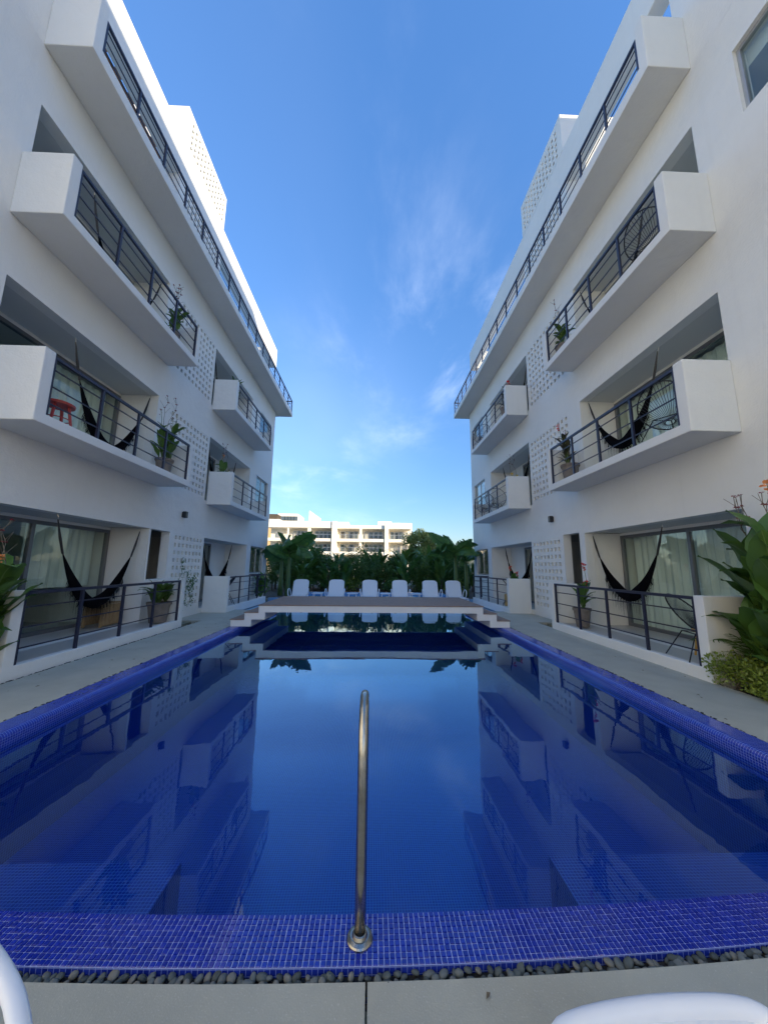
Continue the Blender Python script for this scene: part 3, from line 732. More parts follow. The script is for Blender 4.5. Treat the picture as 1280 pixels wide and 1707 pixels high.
# ------------------------------------------------------------------ hammocks
def hammock(sg, y0, y1, ztop, sag, x, label, wscale=1.0, seed=1):
    rnd = random.Random(seed)
    A = sidept(sg, x, y0, ztop); B = sidept(sg, x, y1, ztop)
    root = empty('hammock', ((A.x + B.x) / 2, (A.y + B.y) / 2, A.z - sag), label, 'hammock', 'black hammocks hung in the balcony recesses')
    O = Vector(root.location)
    n = 40
    def cen(u):
        s = 2 * u - 1
        k = 1.55; c = (math.cosh(k * s) - math.cosh(k)) / (math.cosh(k) - 1) * -1
        return A.lerp(B, u) + Vector((0, 0, -sag * c))
    def wid(u): return wscale * (.016 + .19 * math.sin(PI * min(max((u - .10) / .80, 0), 1)) ** 0.8)
    c = MB(); c.smooth = True; seg = 10
    rows = []
    us = [.10 + .80 * i / n for i in range(n + 1)]
    for u in us:
        p = cen(u); w = wid(u); row = []
        tx = (cen(min(u + .01, 1)) - cen(max(u - .01, 0))).normalized()
        up = Vector((1, 0, 0)).cross(tx); up = up if up.z > 0 else -up
        for k in range(seg + 1):
            s = 2 * k / seg - 1
            off = Vector((1, 0, 0)) * (s * w * .62) + up * ((s * s) * w * .75 - w * .15) + Vector((0, 0, .012 * math.sin(k * 2.1 + u * 25)))
            row.append(p + off)
        rows.append(row)
    for i in range(n):
        for k in range(seg): c.q(rows[i][k], rows[i + 1][k], rows[i + 1][k + 1], rows[i][k + 1])
    fab = c.build('fabric', 'black_fabric', root, origin=O)
    # lace fringe hanging from both edges: alternating tassels
    for side in (0, seg):
        fr = MB()
        m = 80
        for j in range(m):
            u = .20 + .60 * j / m; i = (u - .10) / .80 * n; i0 = int(i); ft = i - i0
            p = rows[i0][side].lerp(rows[min(i0 + 1, n)][side], ft)
            i2 = ((.20 + .60 * (j + .8) / m) - .10) / .80 * n; j0 = int(i2); p2 = rows[j0][side].lerp(rows[min(j0 + 1, n)][side], i2 - j0)
            L = .36 * wscale * (1 + .22 * math.sin(j * .9)) * (.6 + .4 * math.sin(PI * j / m)) * rnd.uniform(.85, 1.05)
            sx = .03 * (1 if side else -1)
            a1, a2 = p + Vector((sx, 0, -L * .45)), p2 + Vector((sx, 0, -L * .45))
            fr.q(p, p2, a2, a1)
            if j % 4 != 3: fr.q(a1.lerp(a2, .1), a1.lerp(a2, .75), p.lerp(p2, .62) + Vector((sx, 0, -L)), p.lerp(p2, .38) + Vector((sx, 0, -L)))
        fr.build('fringe', 'black_fabric', root, origin=O)
    for u0, u1 in ((0.010, .10), (.990, .90)):
        rp = MB()
        for k in (-1, 0, 1):
            rp.tube([cen(u0), cen((u0 + u1) / 2) + Vector((k * .018, 0, 0)), cen(u1) + Vector((k * .012, 0, 0))], .009, 5)
        rp.build('rope', 'black_cord', root, origin=O)
        hk = MB(); top = A if u0 < .5 else B
        e = cen(u0); hk.tube([top, top.lerp(e, .5) + Vector((.012, 0, 0)), e], .006, 5); hk.build('hook', 'chrome_hook', root, origin=O)
    return root
HX = 5.60
hammock(-1, 6.19, 8.40, 2.35, 1.70, HX, 'black fringed hammock on the left ground floor terrace', 1.1, 1)
hammock(-1, 5.97, 8.17, 5.67, 1.85, HX, 'black hammock on the left middle balcony beside the red stool', 1.0, 2)
hammock(-1, 5.85, 8.05, 8.77, 1.75, HX, 'black hammock on the top left balcony behind its railing', 1.0, 3)
hammock(1, 6.30, 8.42, 2.35, 1.52, HX, 'black lace edged hammock on the right ground floor terrace', 1.1, 4)
hammock(1, 5.92, 8.13, 5.67, 1.62, HX, 'black lace edged hammock on the right middle balcony beside the round chair', 1.1, 5)
hammock(1, 5.85, 8.07, 8.77, 1.75, HX, 'black hammock on the top right balcony near the round wire chair', 1.0, 6)
hammock(-1, 11.45, 13.85, 2.35, 1.55, HX, 'black hammock rising behind the far left ground terrace wall', 1.0, 7)
hammock(-1, 11.2, 13.6, 5.67, 1.7, HX, 'black hammock behind the flowering plant of the far left middle balcony', 1.0, 8)
hammock(-1, 11.1, 13.5, 8.77, 1.7, HX, 'thin black hammock end in the far top left recess', 1.0, 9)
hammock(1, 11.45, 13.85, 2.35, 1.55, HX, 'black hammock behind the far right ground terrace wall and red blooms', 1.0, 10)
hammock(1, 11.2, 13.7, 5.67, 1.6, HX, 'black hammock in the far right middle recess above the yellow flowers', 1.0, 11)
hammock(1, 11.1, 13.5, 8.77, 1.7, HX, 'thin black hammock end in the far top right recess', 1.0, 12)

# ------------------------------------------------------------------ wire chairs
def wire_chair(pos, rz, label, seat='black_cord', grp='round black wire chairs on the terraces'):
    root = empty('wire_chair', pos, label, 'chair', grp, rz)
    tilt = R(38)
    cz = .62
    def hoop(a, r=1.0, depth=0.0):
        # outer ring: egg, wide at top, opening faces +Y
        w = .40 * math.cos(a); h = .44 * math.sin(a)
        if h > 0: w *= 1 - .12 * math.sin(a)
        p = Vector((w * r, 0, h * r))
        p = Matrix.Rotation(-tilt, 3, 'X') @ p
        return Vector((p.x, p.y, p.z + cz)) + Vector((0, -.30 * depth, -.22 * depth))
    o1 = MB(); o1.tube([hoop(2 * PI * i / 36) for i in range(37)], .011, 6, caps=False)
    o1.smooth = True; o1.build('hoop', 'black_cord', root, local=True)
    ctr = Vector((0, -.16, .36))
    inner = [ctr + Vector((.07 * math.cos(2 * PI * i / 16), 0.02, .05 * math.sin(2 * PI * i / 16))) for i in range(17)]
    i1 = MB(); i1.tube(inner, .006, 5, caps=False)
    cd = MB(); nc = 40
    for i in range(nc):
        a = 2 * PI * i / nc; e = hoop(a); s = ctr + Vector((.07 * math.cos(a), .02, .05 * math.sin(a)))
        mid = s.lerp(e, .5) + Vector((0, -.03, -.02))
        cd.tube([s, mid, e], .0038, 4, caps=False)
    cd.f += [tuple(len(cd.v) + v for v in f) for f in i1.f]; cd.v += i1.v
    cd.build('cord_seat', seat, root, local=True)
    for (ax, ay) in ((-.30, .26), (.30, .26), (0, -.34)):
        lg = MB(); top = Vector((ax * .55, ay * .45 - .05, .40)); bot = Vector((ax, ay, .01))
        lg.tube([top, bot], .009, 6); lg.build('leg', 'black_cord', root, local=True)
    fr = MB(); fr.tube([(-.165, .067, .40), (.165, .067, .40), (0, -.20, .40), (-.165, .067, .40)], .009, 6); fr.build('under_frame', 'black_cord', root, local=True)
    return root
def seatpos(sg, x, y, z): return sidept(sg, x, y, z)
wire_chair(seatpos(1, 5.02, 5.32, .15), R(75), 'black round wire chair behind the rail of the right ground terrace')
wire_chair(seatpos(1, 5.05, 5.35, 3.59), R(120), 'black round wire chair on the right middle balcony near its white end wall')
wire_chair(seatpos(1, 5.05, 5.25, 6.78), R(110), 'black round wire chair on the top right balcony near its white end wall')
wire_chair(seatpos(1, 5.05, 12.25, .15), R(70), 'black round wire chair on the far right ground terrace behind a wooden crate')
wire_chair(seatpos(1, 5.0, 14.3, 3.59), R(200), 'black wire lounge chair at the end of the far right middle balcony')
wire_chair(seatpos(1, 5.0, 13.1, 3.59), R(160), 'second black wire chair on the far right middle balcony, nearer its white wall')
wire_chair(seatpos(1, 5.0, 14.4, 6.78), R(200), 'black wire chair at the end of the far top right balcony')
wire_chair(seatpos(-1, 5.05, 12.3, .15), R(-60), 'grey wire chair on the far left ground terrace behind the rail')

# yellow wooden stool, crate, pallet table, red stool
def stool(pos, m, label, cat, r=.2, h=.42, legs=4):
    root = empty('stool', pos, label, cat)
    s = MB(); s.smooth = False; s.lathe([(0, h), (r * .9, h), (r, h - .012), (r * .98, h - .045), (0, h - .05)], 20); s.build('seat', m, root, local=True)
    for k in range(legs):
        a = 2 * PI * k / legs + .4
        l = MB(); l.tube([(r * .62 * math.cos(a), r * .62 * math.sin(a), h - .045), (r * .98 * math.cos(a), r * .98 * math.sin(a), .0)], [.024, .016], 6); l.build('leg', m, root, local=True)
    rg = MB(); rg.tube([(r * .8 * math.cos(a), r * .8 * math.sin(a), h * .42) for a in [2 * PI * i / 16 for i in range(17)]], .009, 5, caps=False); rg.build('stretcher', m, root, local=True)
    return root
stool(seatpos(-1, 5.1, 5.35, 3.59), 'red_plastic', 'red plastic stool on the left middle balcony beside the hammock', 'stool', .21, .46)
stool(seatpos(1, 5.35, 5.45, .15), 'yellow_wood', 'yellow wooden stool beside the wire chair on the right terrace', 'stool', .18, .42)
def crate(pos, rz, w, d, h, n, m, label, cat, name='wooden_crate'):
    root = empty(name, pos, label, cat, rz=rz)
    for x in (-w / 2 + .02, w / 2 - .02):
        for y in (-d / 2 + .02, d / 2 - .02): MB().box(x - .02, x + .02, y - .02, y + .02, 0, h - .022).build('leg', m, root, local=True)
    for i in range(n):
        a = -w / 2 + w * i / n
        for yy in (-d / 2 - .012, d / 2): MB().box(a + .008, a + w / n - .008, yy, yy + .012, .03, h - .024).build('slat', m, root, local=True)
    for i in range(n):
        a = -w / 2 + w * i / n; MB().box(a + .004, a + w / n - .004, -d / 2, d / 2, h - .02, h).build('board', m, root, local=True)
    return root
crate(seatpos(-1, 5.95, 8.05, .15), R(90), .62, .40, .50, 6, 'pallet_wood', 'slatted wooden pallet table behind the hammock on the left terrace', 'table', 'pallet_table')
crate(seatpos(1, 5.0, 12.0, .15), R(85), .46, .36, .42, 4, 'yellow_wood', 'yellow wooden crate on the far right ground terrace', 'crate')

# ------------------------------------------------------------------ loungers
def smooth_path(pts, n=4):
    P_ = [Vector(p) for p in pts]; out = []
    for i in range(len(P_) - 1):
        a, b, c, d = P_[max(i - 1, 0)], P_[i], P_[i + 1], P_[min(i + 2, len(P_) - 1)]
        for k in range(n):
            t = k / n
            out.append(.5 * ((2 * b) + (c - a) * t + (2 * a - 5 * b + 4 * c - d) * t * t + (3 * b - a - 3 * c + d) * t ** 3))
    return out + [P_[-1]]
def lounger():
    root = empty('sun_lounger', (0, 0, 0), 'x', 'sun lounger')
    W = .33
    seat = MB(); n = 18
    # side profile along y: foot at y=0 (towards the pool), head hinge at y=1.2
    def prof(t): return (t * 1.22, .30 - .02 * math.sin(PI * t) + (.012 if t < .05 else 0))
    for k in range(n):
        y0 = .05 + k * (1.13 / n); y1 = y0 + 1.13 / n - .014
        z0 = prof(y0 / 1.22)[1]
        seat.box(-W + .045, W - .045, y0, y1, z0 - .012, z0)
    seat.build('seat', 'white_resin', root, local=True)
    fr = MB(); fr.smooth = True
    rim = [(-W, 1.22, .29), (-W, .6, .275), (-W, .14, .30), (-W + .025, .05, .312), (-W + .09, .008, .318), (0, -.008, .32), (W - .09, .008, .318), (W - .025, .05, .312), (W, .14, .30), (W, .6, .275), (W, 1.22, .29)]
    fr.tube(smooth_path(rim, 4), .024, 10, flat=1.25); fr.build('frame', 'white_resin', root, local=True)
    fs = MB(); fs.box(-W + .03, W - .03, .0, .062, .292, .318); fs.build('foot_panel', 'white_resin', root, local=True)
    for sg in (-1, 1):
        for y in (.16, 1.02):
            l = MB(); l.smooth = True; l.tube([(sg * W, y, .28), (sg * (W + .01), y + (.02 if y > .5 else -.02), .14), (sg * (W + .015), y + (.03 if y > .5 else -.04), 0)], [.032, .027, .022], 8, flat=1.4)
            l.build('leg', 'white_resin', root, local=True)
        a = MB(); a.smooth = True
        pts = [(sg * W, .60, .29), (sg * (W + .03), .56, .42), (sg * (W + .045), .60, .54), (sg * (W + .05), .70, .605), (sg * (W + .05), .84, .625), (sg * (W + .05), 1.0, .60), (sg * (W + .04), 1.10, .52), (sg * (W + .02), 1.15, .42), (sg * W, 1.16, .30)]
        a.tube(smooth_path(pts, 4), .0135, 10, flat=1.35); a.build('armrest', 'white_resin', root, local=True)
    return root
def back(root, angle):
    """backrest as its own part, raised by angle from flat"""
    W = .30; L = .78; n = 12
    def P(x, t, d=0):  # t along the back, d thickness
        return (x, 1.21 + t * math.cos(angle) - d * math.sin(angle), .29 + t * math.sin(angle) + d * math.cos(angle))
    b = MB(); b.smooth = False
    outl = [(-W, 0.0), (-W, L - .14), (-W + .03, L - .06), (-W + .10, L - .01), (0, L), (W - .10, L - .01), (W - .03, L - .06), (W, L - .14), (W, 0)]
    n0 = len(b.v)
    b.v += [P(x, t, .012) for x, t in outl] + [P(x, t, -.012) for x, t in outl]
    k = len(outl)
    b.f.append(tuple(range(n0, n0 + k))); b.f.append(tuple(reversed(range(n0 + k, n0 + 2 * k))))
    for i in range(k): j = (i + 1) % k; b.f.append((n0 + i, n0 + k + i, n0 + k + j, n0 + j))
    o = b.build('backrest', 'white_resin', root, local=True)
    r = MB(); r.smooth = True; r.tube(smooth_path([P(x, t) for x, t in outl], 3), .020, 8); r.build('back_rim', 'white_resin', o, local=True)
LZ = -.16
lpos = [(-3.27, 'leftmost of the six white sun loungers beyond the bridge'), (-1.66, 'white sun lounger second from the left beyond the bridge'),
        (-.12, 'white sun lounger third from the left beyond the bridge'), (1.27, 'white sun lounger third from the right beyond the bridge'),
        (2.68, 'white sun lounger second from the right beyond the bridge'), (3.76, 'rightmost of the six white sun loungers beyond the bridge')]
for i, (x, lab) in enumerate(lpos):
    o = lounger(); back(o, R(62)); o.location = (x, 14.95, LZ); o.scale = (1.12, 1.12, 1.03); tag(o, lab, None, 'white sun loungers standing in the wet ledge')
    o.rotation_euler.z = R((3, 1, 0, -1, -2, -3)[i])
tpos = [(-2.47, 'first'), (-.90, 'second'), (.60, 'third'), (1.98, 'fourth')]
for x, nm in tpos:
    o = empty('side_table', (x, 16.0, LZ), 'low white side table between loungers, %s from the left' % nm, 'side table', 'low white tables between the loungers')
    MB().box(-.24, .24, -.24, .24, .43, .452).build('table_top', 'white_resin', o, local=True, bevel=.01)
    MB().box(-.17, .17, -.17, .17, .405, .43).build('apron', 'white_resin', o, local=True)
    for sx in (-1, 1):
        for sy in (-1, 1): MB().box(sx * .17 - .018, sx * .17 + .018, sy * .17 - .018, sy * .17 + .018, 0, .405).build('leg', 'white_resin', o, local=True)
# two near the camera
o = lounger(); back(o, R(0)); o.location = (.775, 1.095, 0); o.rotation_euler.z = R(180 + 3); tag(o, 'white plastic sun lounger at bottom right, foot end towards the pool', None)
o = lounger(); back(o, R(0)); tag(o, 'white plastic sun lounger at bottom left, only its armrest in view', None)
NEARL = o; o.rotation_euler.z = R(180 + 62); o.location = (-1.79, 1.02, 0)

# ------------------------------------------------------------------ foliage builders
def leaf_mesh(name, L, W, arch, m, seg=8, fold=.18, tip=.9, splits=0, seed=0, droop=None):
    """blade growing from the origin: starts along +Z leaning to +X, arches over"""
    rnd = random.Random(seed); mb = MB(); mb.smooth = True
    ang = R(12); x = z = 0.0; pts = []
    for i in range(seg + 1):
        t = i / seg; pts.append((x, z, ang))
        step = L / seg; x += step * math.sin(ang); z += step * math.cos(ang); ang += arch / seg * (0.5 + 1.2 * t)
    def w(t): return W / 2 * (math.sin(PI * min(1, t ** .75 * 1.0)) ** .8 if t < 1 else 0) + .003
    if splits == 0:
        rows = []
        for i in range(seg + 1):
            t = i / seg; px, pz, a = pts[i]; ww = w(t) * (1 + .05 * math.sin(i * 2.3 + seed))
            up = Vector((-math.cos(a), 0, math.sin(a)))
            wav = .05 * W * math.sin(i * 1.7 + seed)
            rows.append([Vector((px, ww, pz)) + up * (fold * ww * 1.0 + wav), Vector((px, ww * .5, pz)) + up * fold * ww * .55, Vector((px, 0, pz)),
                         Vector((px, -ww * .5, pz)) + up * fold * ww * .55, Vector((px, -ww, pz)) + up * (fold * ww - wav)])
        base = len(mb.v)
        for r in rows: mb.v += [tuple(v) for v in r]
        for i in range(seg):
            for k in range(4): a = base + i * 5 + k; mb.f.append((a, a + 1, a + 6, a + 5))
    else:
        # torn banana leaf: midrib + strips
        def at(t):
            f = t * seg; i = min(int(f), seg - 1); u = f - i
            return (pts[i][0] + (pts[i + 1][0] - pts[i][0]) * u, pts[i][1] + (pts[i + 1][1] - pts[i][1]) * u, pts[i][2])
        ts = [0.06 + .94 * k / splits for k in range(splits + 1)]
        for sd in (-1, 1):
            group_drop = 0
            for k in range(splits):
                if k % rnd.choice((2, 3, 4)) == 0: group_drop = rnd.uniform(.05, .5)
                a, b = at(ts[k]), at(ts[k + 1]); wa, wb = w(ts[k]), w(ts[k + 1])
                gap = rnd.choice((0, 0, .12, .2))
                out = []
                for (q, ww, sh) in ((a, wa, 0), (b, wb, -gap)):
                    up = Vector((-math.cos(q[2]), 0, math.sin(q[2]))); fw = Vector((math.sin(q[2]), 0, math.cos(q[2])))
                    m0 = Vector((q[0], 0, q[1]))
                    m1 = m0 + Vector((0, sd * ww * .55, 0)) + up * .05 * ww - Vector((0, 0, ww * .12)) + fw * ww * .12
                    m2 = m0 + Vector((0, sd * ww * (.95 - .25 * group_drop), 0)) - Vector((0, 0, ww * group_drop)) + fw * (ww * .25 + sh * L / splits)
                    out.append((m0, m1, m2))
                mb.q(out[0][0], out[1][0], out[1][1], out[0][1]); mb.q(out[0][1], out[1][1], out[1][2], out[0][2])
        mb.tube([(p[0], 0, p[1]) for p in pts], [.022 * (1 - .8 * i / seg) for i in range(seg + 1)], 5)
    if splits == 0 and m:
        nf = len(mb.f); b0 = len(mb.v)
        for i in range(seg + 1):
            px, pz, a = pts[i]; up = Vector((-math.cos(a), 0, math.sin(a))); ww = .010 * (1 - .8 * i / seg)
            c = Vector((px, 0, pz)) + up * .006
            mb.v += [tuple(c + Vector((0, ww, 0))), tuple(c - Vector((0, ww, 0)))]
            c = Vector((px, 0, pz)) - up * .006
            mb.v += [tuple(c + Vector((0, ww, 0))), tuple(c - Vector((0, ww, 0)))]
        for i in range(seg):
            for o_ in (0, 2): a = b0 + i * 4 + o_; mb.f.append((a, a + 1, a + 5, a + 4))
        me = mb.mesh(name, m); me.materials.append(MATS['leaf_rib'])
        for p_ in me.polygons:
            if min(p_.vertices) >= b0: p_.material_index = 1
        return me
    me = mb.mesh(name, m)
    return me
CL = [leaf_mesh('leaf', 1.0, .38, R(a), 'leaf_canna', seed=i, fold=.35) for i, a in enumerate((35, 60, 85, 20))]
DL = [leaf_mesh('leaf', 1.0, .34, R(a), 'leaf_dark', seed=i + 9, fold=.3) for i, a in enumerate((40, 70, 95))]
ZL = [leaf_mesh('leaf', 1.0, .30, R(a), 'leaf_bronze', seed=i + 19, fold=.3) for i, a in enumerate((40, 75))]
BLf = [leaf_mesh('leaf', 1.0, .40, R(a), 'leaf_banana', seg=12, splits=22, seed=i + 5) for i, a in enumerate((70, 105, 130, 90))]
BLU = [leaf_mesh('leaf', 1.0, .38, R(a), 'leaf_banana', seg=12, splits=22, seed=i + 15) for i, a in enumerate((28, 50))]
def flower_mesh(m, r, n=7, seed=0):
    rnd = random.Random(seed); mb = MB()
    for k in range(n):
        a = 2 * PI * k / n + rnd.uniform(-.3, .3); e = rnd.uniform(.1, 1.1); L = r * rnd.uniform(.7, 1.1)
        d = Vector((math.cos(a) * math.cos(e), math.sin(a) * math.cos(e), math.sin(e))); s = d.orthogonal().normalized() * L * .34
        mb.q((0, 0, 0), d * L * .55 + s, d * L + Vector((0, 0, -L * .12)), d * L * .55 - s)
    return mb.mesh('flower', m)
FLR = flower_mesh('red_petal', .09); FLO = flower_mesh('orange_petal', .07, 9, 3); FLY = flower_mesh('yellow_petal', .06, 7, 5); BUD = flower_mesh('bud_red', .035, 8, 8)
def canna(name, pos, label, cat='plant', stems=4, h=1.2, leaf=.45, spread=.12, meshes=None, flowers=None, pot=None, seed=0, group=None, lean=.12, nleaf=5, dry=0, wid=1.0):
    rnd = random.Random(seed); root = empty(name, pos, label, cat, group)
    base = 0.0
    meshes = meshes or CL
    if pot:
        r, ph = pot
        pb = MB(); pb.lathe([(r * .70, 0), (r * .93, ph * .86), (r * 1.03, ph * .86), (r * 1.05, ph), (r * .93, ph), (r * .90, ph * .90)], 24); pb.smooth = False
        po = pb.build('pot', 'clay_pot', root, local=True)
        sb = MB(); sb.lathe([(0, ph * .93), (r * .9, ph * .92)], 24); sb.build('soil', 'soil', po, local=True); base = ph * .9
    for s in range(stems):
        a = rnd.uniform(0, 2 * PI); rr = spread * math.sqrt(rnd.random()); bx, by = rr * math.cos(a), rr * math.sin(a)
        hh = h * rnd.uniform(.7, 1.05); lx, ly = rnd.uniform(-lean, lean) * hh, rnd.uniform(-lean, lean) * hh
        P = lambda t: Vector((bx + lx * t * t, by + ly * t * t, base + hh * t))
        st = MB(); st.tube([P(k / 5) for k in range(6)], [.014, .013, .012, .010, .008, .006], 6); st.smooth = True; st.build('stem', 'stem_green', root, local=True)
        rz = rnd.uniform(0, 2 * PI)
        for k in range(nleaf):
            t = .08 + .86 * k / nleaf; rz += rnd.uniform(1.9, 2.7)
            sc = leaf * rnd.uniform(.75, 1.15) * (1 - .25 * abs(t - .45))
            inst('leaf', rnd.choice(meshes), root, P(t), (0, rnd.uniform(-.05, .45), rz), (sc, sc * wid, sc))
        if flowers and s < len(flowers):
            fm, fh = flowers[s]
            top = P(1.0) + Vector((rnd.uniform(-.08, .08), rnd.uniform(-.1, .1), fh))
            st = MB(); st.tube([P(1.0), P(1.0).lerp(top, .5) + Vector((.01, .01, 0)), top], [.006, .005, .004], 5); st.build('flower_stalk', 'stem_green', root, local=True)
            inst('flower', fm, root, top, (0, 0, rnd.uniform(0, 6)), 1.0)
            for q in range(3): inst('flower', fm, root, top + Vector((rnd.uniform(-.04, .04), rnd.uniform(-.04, .04), -.03 - .045 * q)), (rnd.uniform(-.5, .5), rnd.uniform(-.5, .5), rnd.uniform(0, 6)), .6)
    for s in range(dry):
        a = rnd.uniform(0, 2 * PI); st = MB(); q = Vector((.1 * math.cos(a), .1 * math.sin(a), base + h * .8)); pts = [q]
        for k in range(6): q = q + Vector((rnd.uniform(-.06, .06), rnd.uniform(-.06, .06), .15)); pts.append(q)
        st.tube(pts, .0045, 5)
        for k in (3, 4, 5):
            st.tube([pts[k], pts[k] + Vector((rnd.uniform(-.12, .12), rnd.uniform(-.12, .12), .14))], .003, 4)
        so = st.build('dry_stalk', 'dry_stem', root, local=True)
        for k in (4, 5, 6): inst('seed_head', BUD, so, pts[k], (0, 0, k), 1.0)
    return root
PG = 'potted plants on the balconies'
pp = lambda sg, x, y, z: sidept(sg, x, y, z)
canna('potted_plant', pp(-1, 4.98, 8.42, .17), 'dense green leafy plant in a wide grey pot on the left ground terrace', 'potted plant', 9, .34, .42, .16, DL, None, (.25, .46), 21, PG, .35, 5)
canna('potted_plant', pp(-1, 4.98, 8.00, 3.60), 'tall broad leaved canna with red buds in a pot on the left middle balcony', 'potted plant', 6, .95, .46, .14, CL, [(BUD, .35), (BUD, .45), (BUD, .30)], (.19, .36), 22, PG, .14, 5, 2)
canna('potted_plant', pp(-1, 4.98, 7.75, 6.79), 'bushy canna in a small pot on the top left balcony', 'potted plant', 5, .62, .36, .12, CL, None, (.16, .30), 23, PG, .2, 5, 3)
canna('potted_plant', pp(1, 4.98, 8.10, .17), 'canna with two red flowers in a tapered grey pot on the right ground terrace', 'potted plant', 3, .62, .42, .06, CL, [(FLR, .55), (FLR, .12)], (.19, .42), 24, PG, .25, 4)
canna('potted_plant', pp(1, 4.98, 8.12, 3.60), 'dark bronze leaved canna with a red bloom on the right middle balcony', 'potted plant', 4, .80, .38, .08, ZL, [(FLR, .3), (BUD, .2)], (.21, .40), 25, PG, .1, 6)
canna('potted_plant', pp(1, 4.98, 8.05, 6.79), 'dark leaved potted plant at the far end of the top right balcony', 'potted plant', 3, .60, .36, .07, DL, None, (.17, .34), 26, PG, .12, 5, 1)
canna('potted_plant', pp(-1, 5.0, 11.35, 3.60), 'green plant with faded pink flowers rising over the far left middle balcony wall', 'potted plant', 4, .95, .42, .10, CL, [(FLO, .25)], (.17, .32), 27, PG, .12, 5, 2)
canna('potted_plant', pp(-1, 4.9, 11.25, 6.79), 'green plant leaning over the far top left balcony wall', 'potted plant', 4, .80, .42, .10, CL, None, (.17, .32), 28, PG, .25, 5)
canna('potted_plant', pp(1, 5.05, 11.75, .17), 'green plant with red blooms behind the far right ground terrace wall', 'potted plant', 3, .75, .40, .08, CL, [(FLR, .28), (FLR, .2)], (.17, .36), 29, PG, .25, 4)
canna('potted_plant', pp(1, 5.1, 11.6, 3.60), 'sparse plant with yellow flowers on the far right middle balcony', 'potted plant', 3, .85, .34, .08, CL, [(FLY, .3), (FLY, .2)], (.15, .30), 30, PG, .12, 4, 2)
canna('potted_plant', pp(1, 4.78, 11.35, 6.79), 'reddish leaved plant poking over the far top right balcony wall', 'potted plant', 3, .95, .30, .05, ZL, [(FLR, .12), (FLR, .08)], (.15, .30), 31, PG, .35, 4)
# clumps in the beds near the camera
canna('canna_clump', (-4.86, 4.56, 0), 'tall canna clump with orange flowers in the bed at the left edge', 'canna plant', 7, 1.45, .72, .16, CL, [(FLO, .28), (FLO, .42), (FLO, .1)], None, 41, None, .10, 5, 2, 1.25)
canna('canna_clump', (-4.83, 4.22, 0), 'broad leaved canna clump nearest the camera at the left edge', 'canna plant', 6, 1.25, .66, .22, CL, [(FLO, .35)], None, 42, None, .12, 5, 1, 1.25)
canna('canna_clump', (5.0, 4.30, 0), 'tall canna clump with dry seed stalks beside the right terrace end wall', 'canna plant', 8, 2.0, .88, .24, CL, [(FLO, .45)], None, 43, None, .10, 6, 5, 1.4)
canna('canna_clump', (4.95, 3.75, 0), 'dense canna clump at the right edge nearest the camera', 'canna plant', 8, 1.9, .85, .28, CL, [(FLO, .6)], None, 44, None, .10, 6, 4, 1.4)
canna('canna_clump', (4.98, 4.10, 0), 'dark leaved low clump between the two tall cannas on the right', 'canna plant', 6, .75, .55, .20, DL, None, None, 45, None, .25, 5)
# feathery palm seedling against the right end wall
def frond(mb, base, az, L, arch, nl=14, lw=.018, ll=.22, z0=R(25)):
    ang = z0; p = Vector(base); d = Vector((math.cos(az), math.sin(az), 0)); side = Vector((-math.sin(az), math.cos(az), 0)); pts = [p.copy()]
    for i in range(nl):
        t = i / nl; step = L / nl
        q = p + (d * math.sin(ang) + Vector((0, 0, 1)) * math.cos(ang)) * step
        fw = (q - p).normalized(); ang += arch / nl * (.4 + 1.3 * t)
        if i > 1:
            l = ll * math.sin(PI * (.12 + .86 * t)) + .02
            for s in (-1, 1):
                e = q + side * s * l * .85 + fw * l * .5 - Vector((0, 0, l * .35 * (.3 + t)))
                w_ = fw * lw
                mb.q(q - w_ * .4, q + w_ * .6, q.lerp(e, .5) + w_, e); 
        p = q; pts.append(p.copy())
    mb.tube(pts, .006, 4)
fp = MB(); rp = random.Random(4)
for k in range(14): frond(fp, (0, 0, .0), rp.uniform(0, 6.3), rp.uniform(.7, 1.0), R(rp.uniform(50, 100)), 14, .014, .17, R(rp.uniform(5, 35)))
o = fp.build('palm_plant', 'leaf_dark', None, local=True); o.location = (5.0, 4.48, .1); tag(o, 'feathery dark palm seedling against the right terrace end wall', 'palm plant')
# lime shrub border
def shrub_mesh(name, m, rx, ry, rz, n, ls, seed, stem=True):
    rnd = random.Random(seed); mb = MB()
    lumps = [(Vector((rnd.uniform(-.6, .6) * rx, rnd.uniform(-.6, .6) * ry, rnd.uniform(.25, .8) * rz)), rnd.uniform(.30, .5)) for _ in range(9)]
    for k in range(n):
        c, r = rnd.choice(lumps)
        while True:
            d = Vector((rnd.uniform(-1, 1), rnd.uniform(-1, 1), rnd.uniform(-1, 1)))
            if .1 < d.length < 1: break
        d = d.normalized() * (rnd.random() ** .35)
        p = c + Vector((d.x * rx * r * 1.3, d.y * ry * r * 1.3, d.z * rz * r))
        if p.z < .02: p.z = abs(p.z) + .03
        u = (d.normalized() * .7 + Vector((rnd.uniform(-1, 1), rnd.uniform(-1, 1), rnd.uniform(-.3, 1)))).normalized(); s = u.orthogonal().normalized()
        s = Matrix.Rotation(rnd.uniform(0, 6.3), 3, u) @ s; L = ls * rnd.uniform(.6, 1.3)
        mb.q(p, p + u * L * .5 + s * L * .28, p + u * L, p + u * L * .5 - s * L * .28)
    return mb
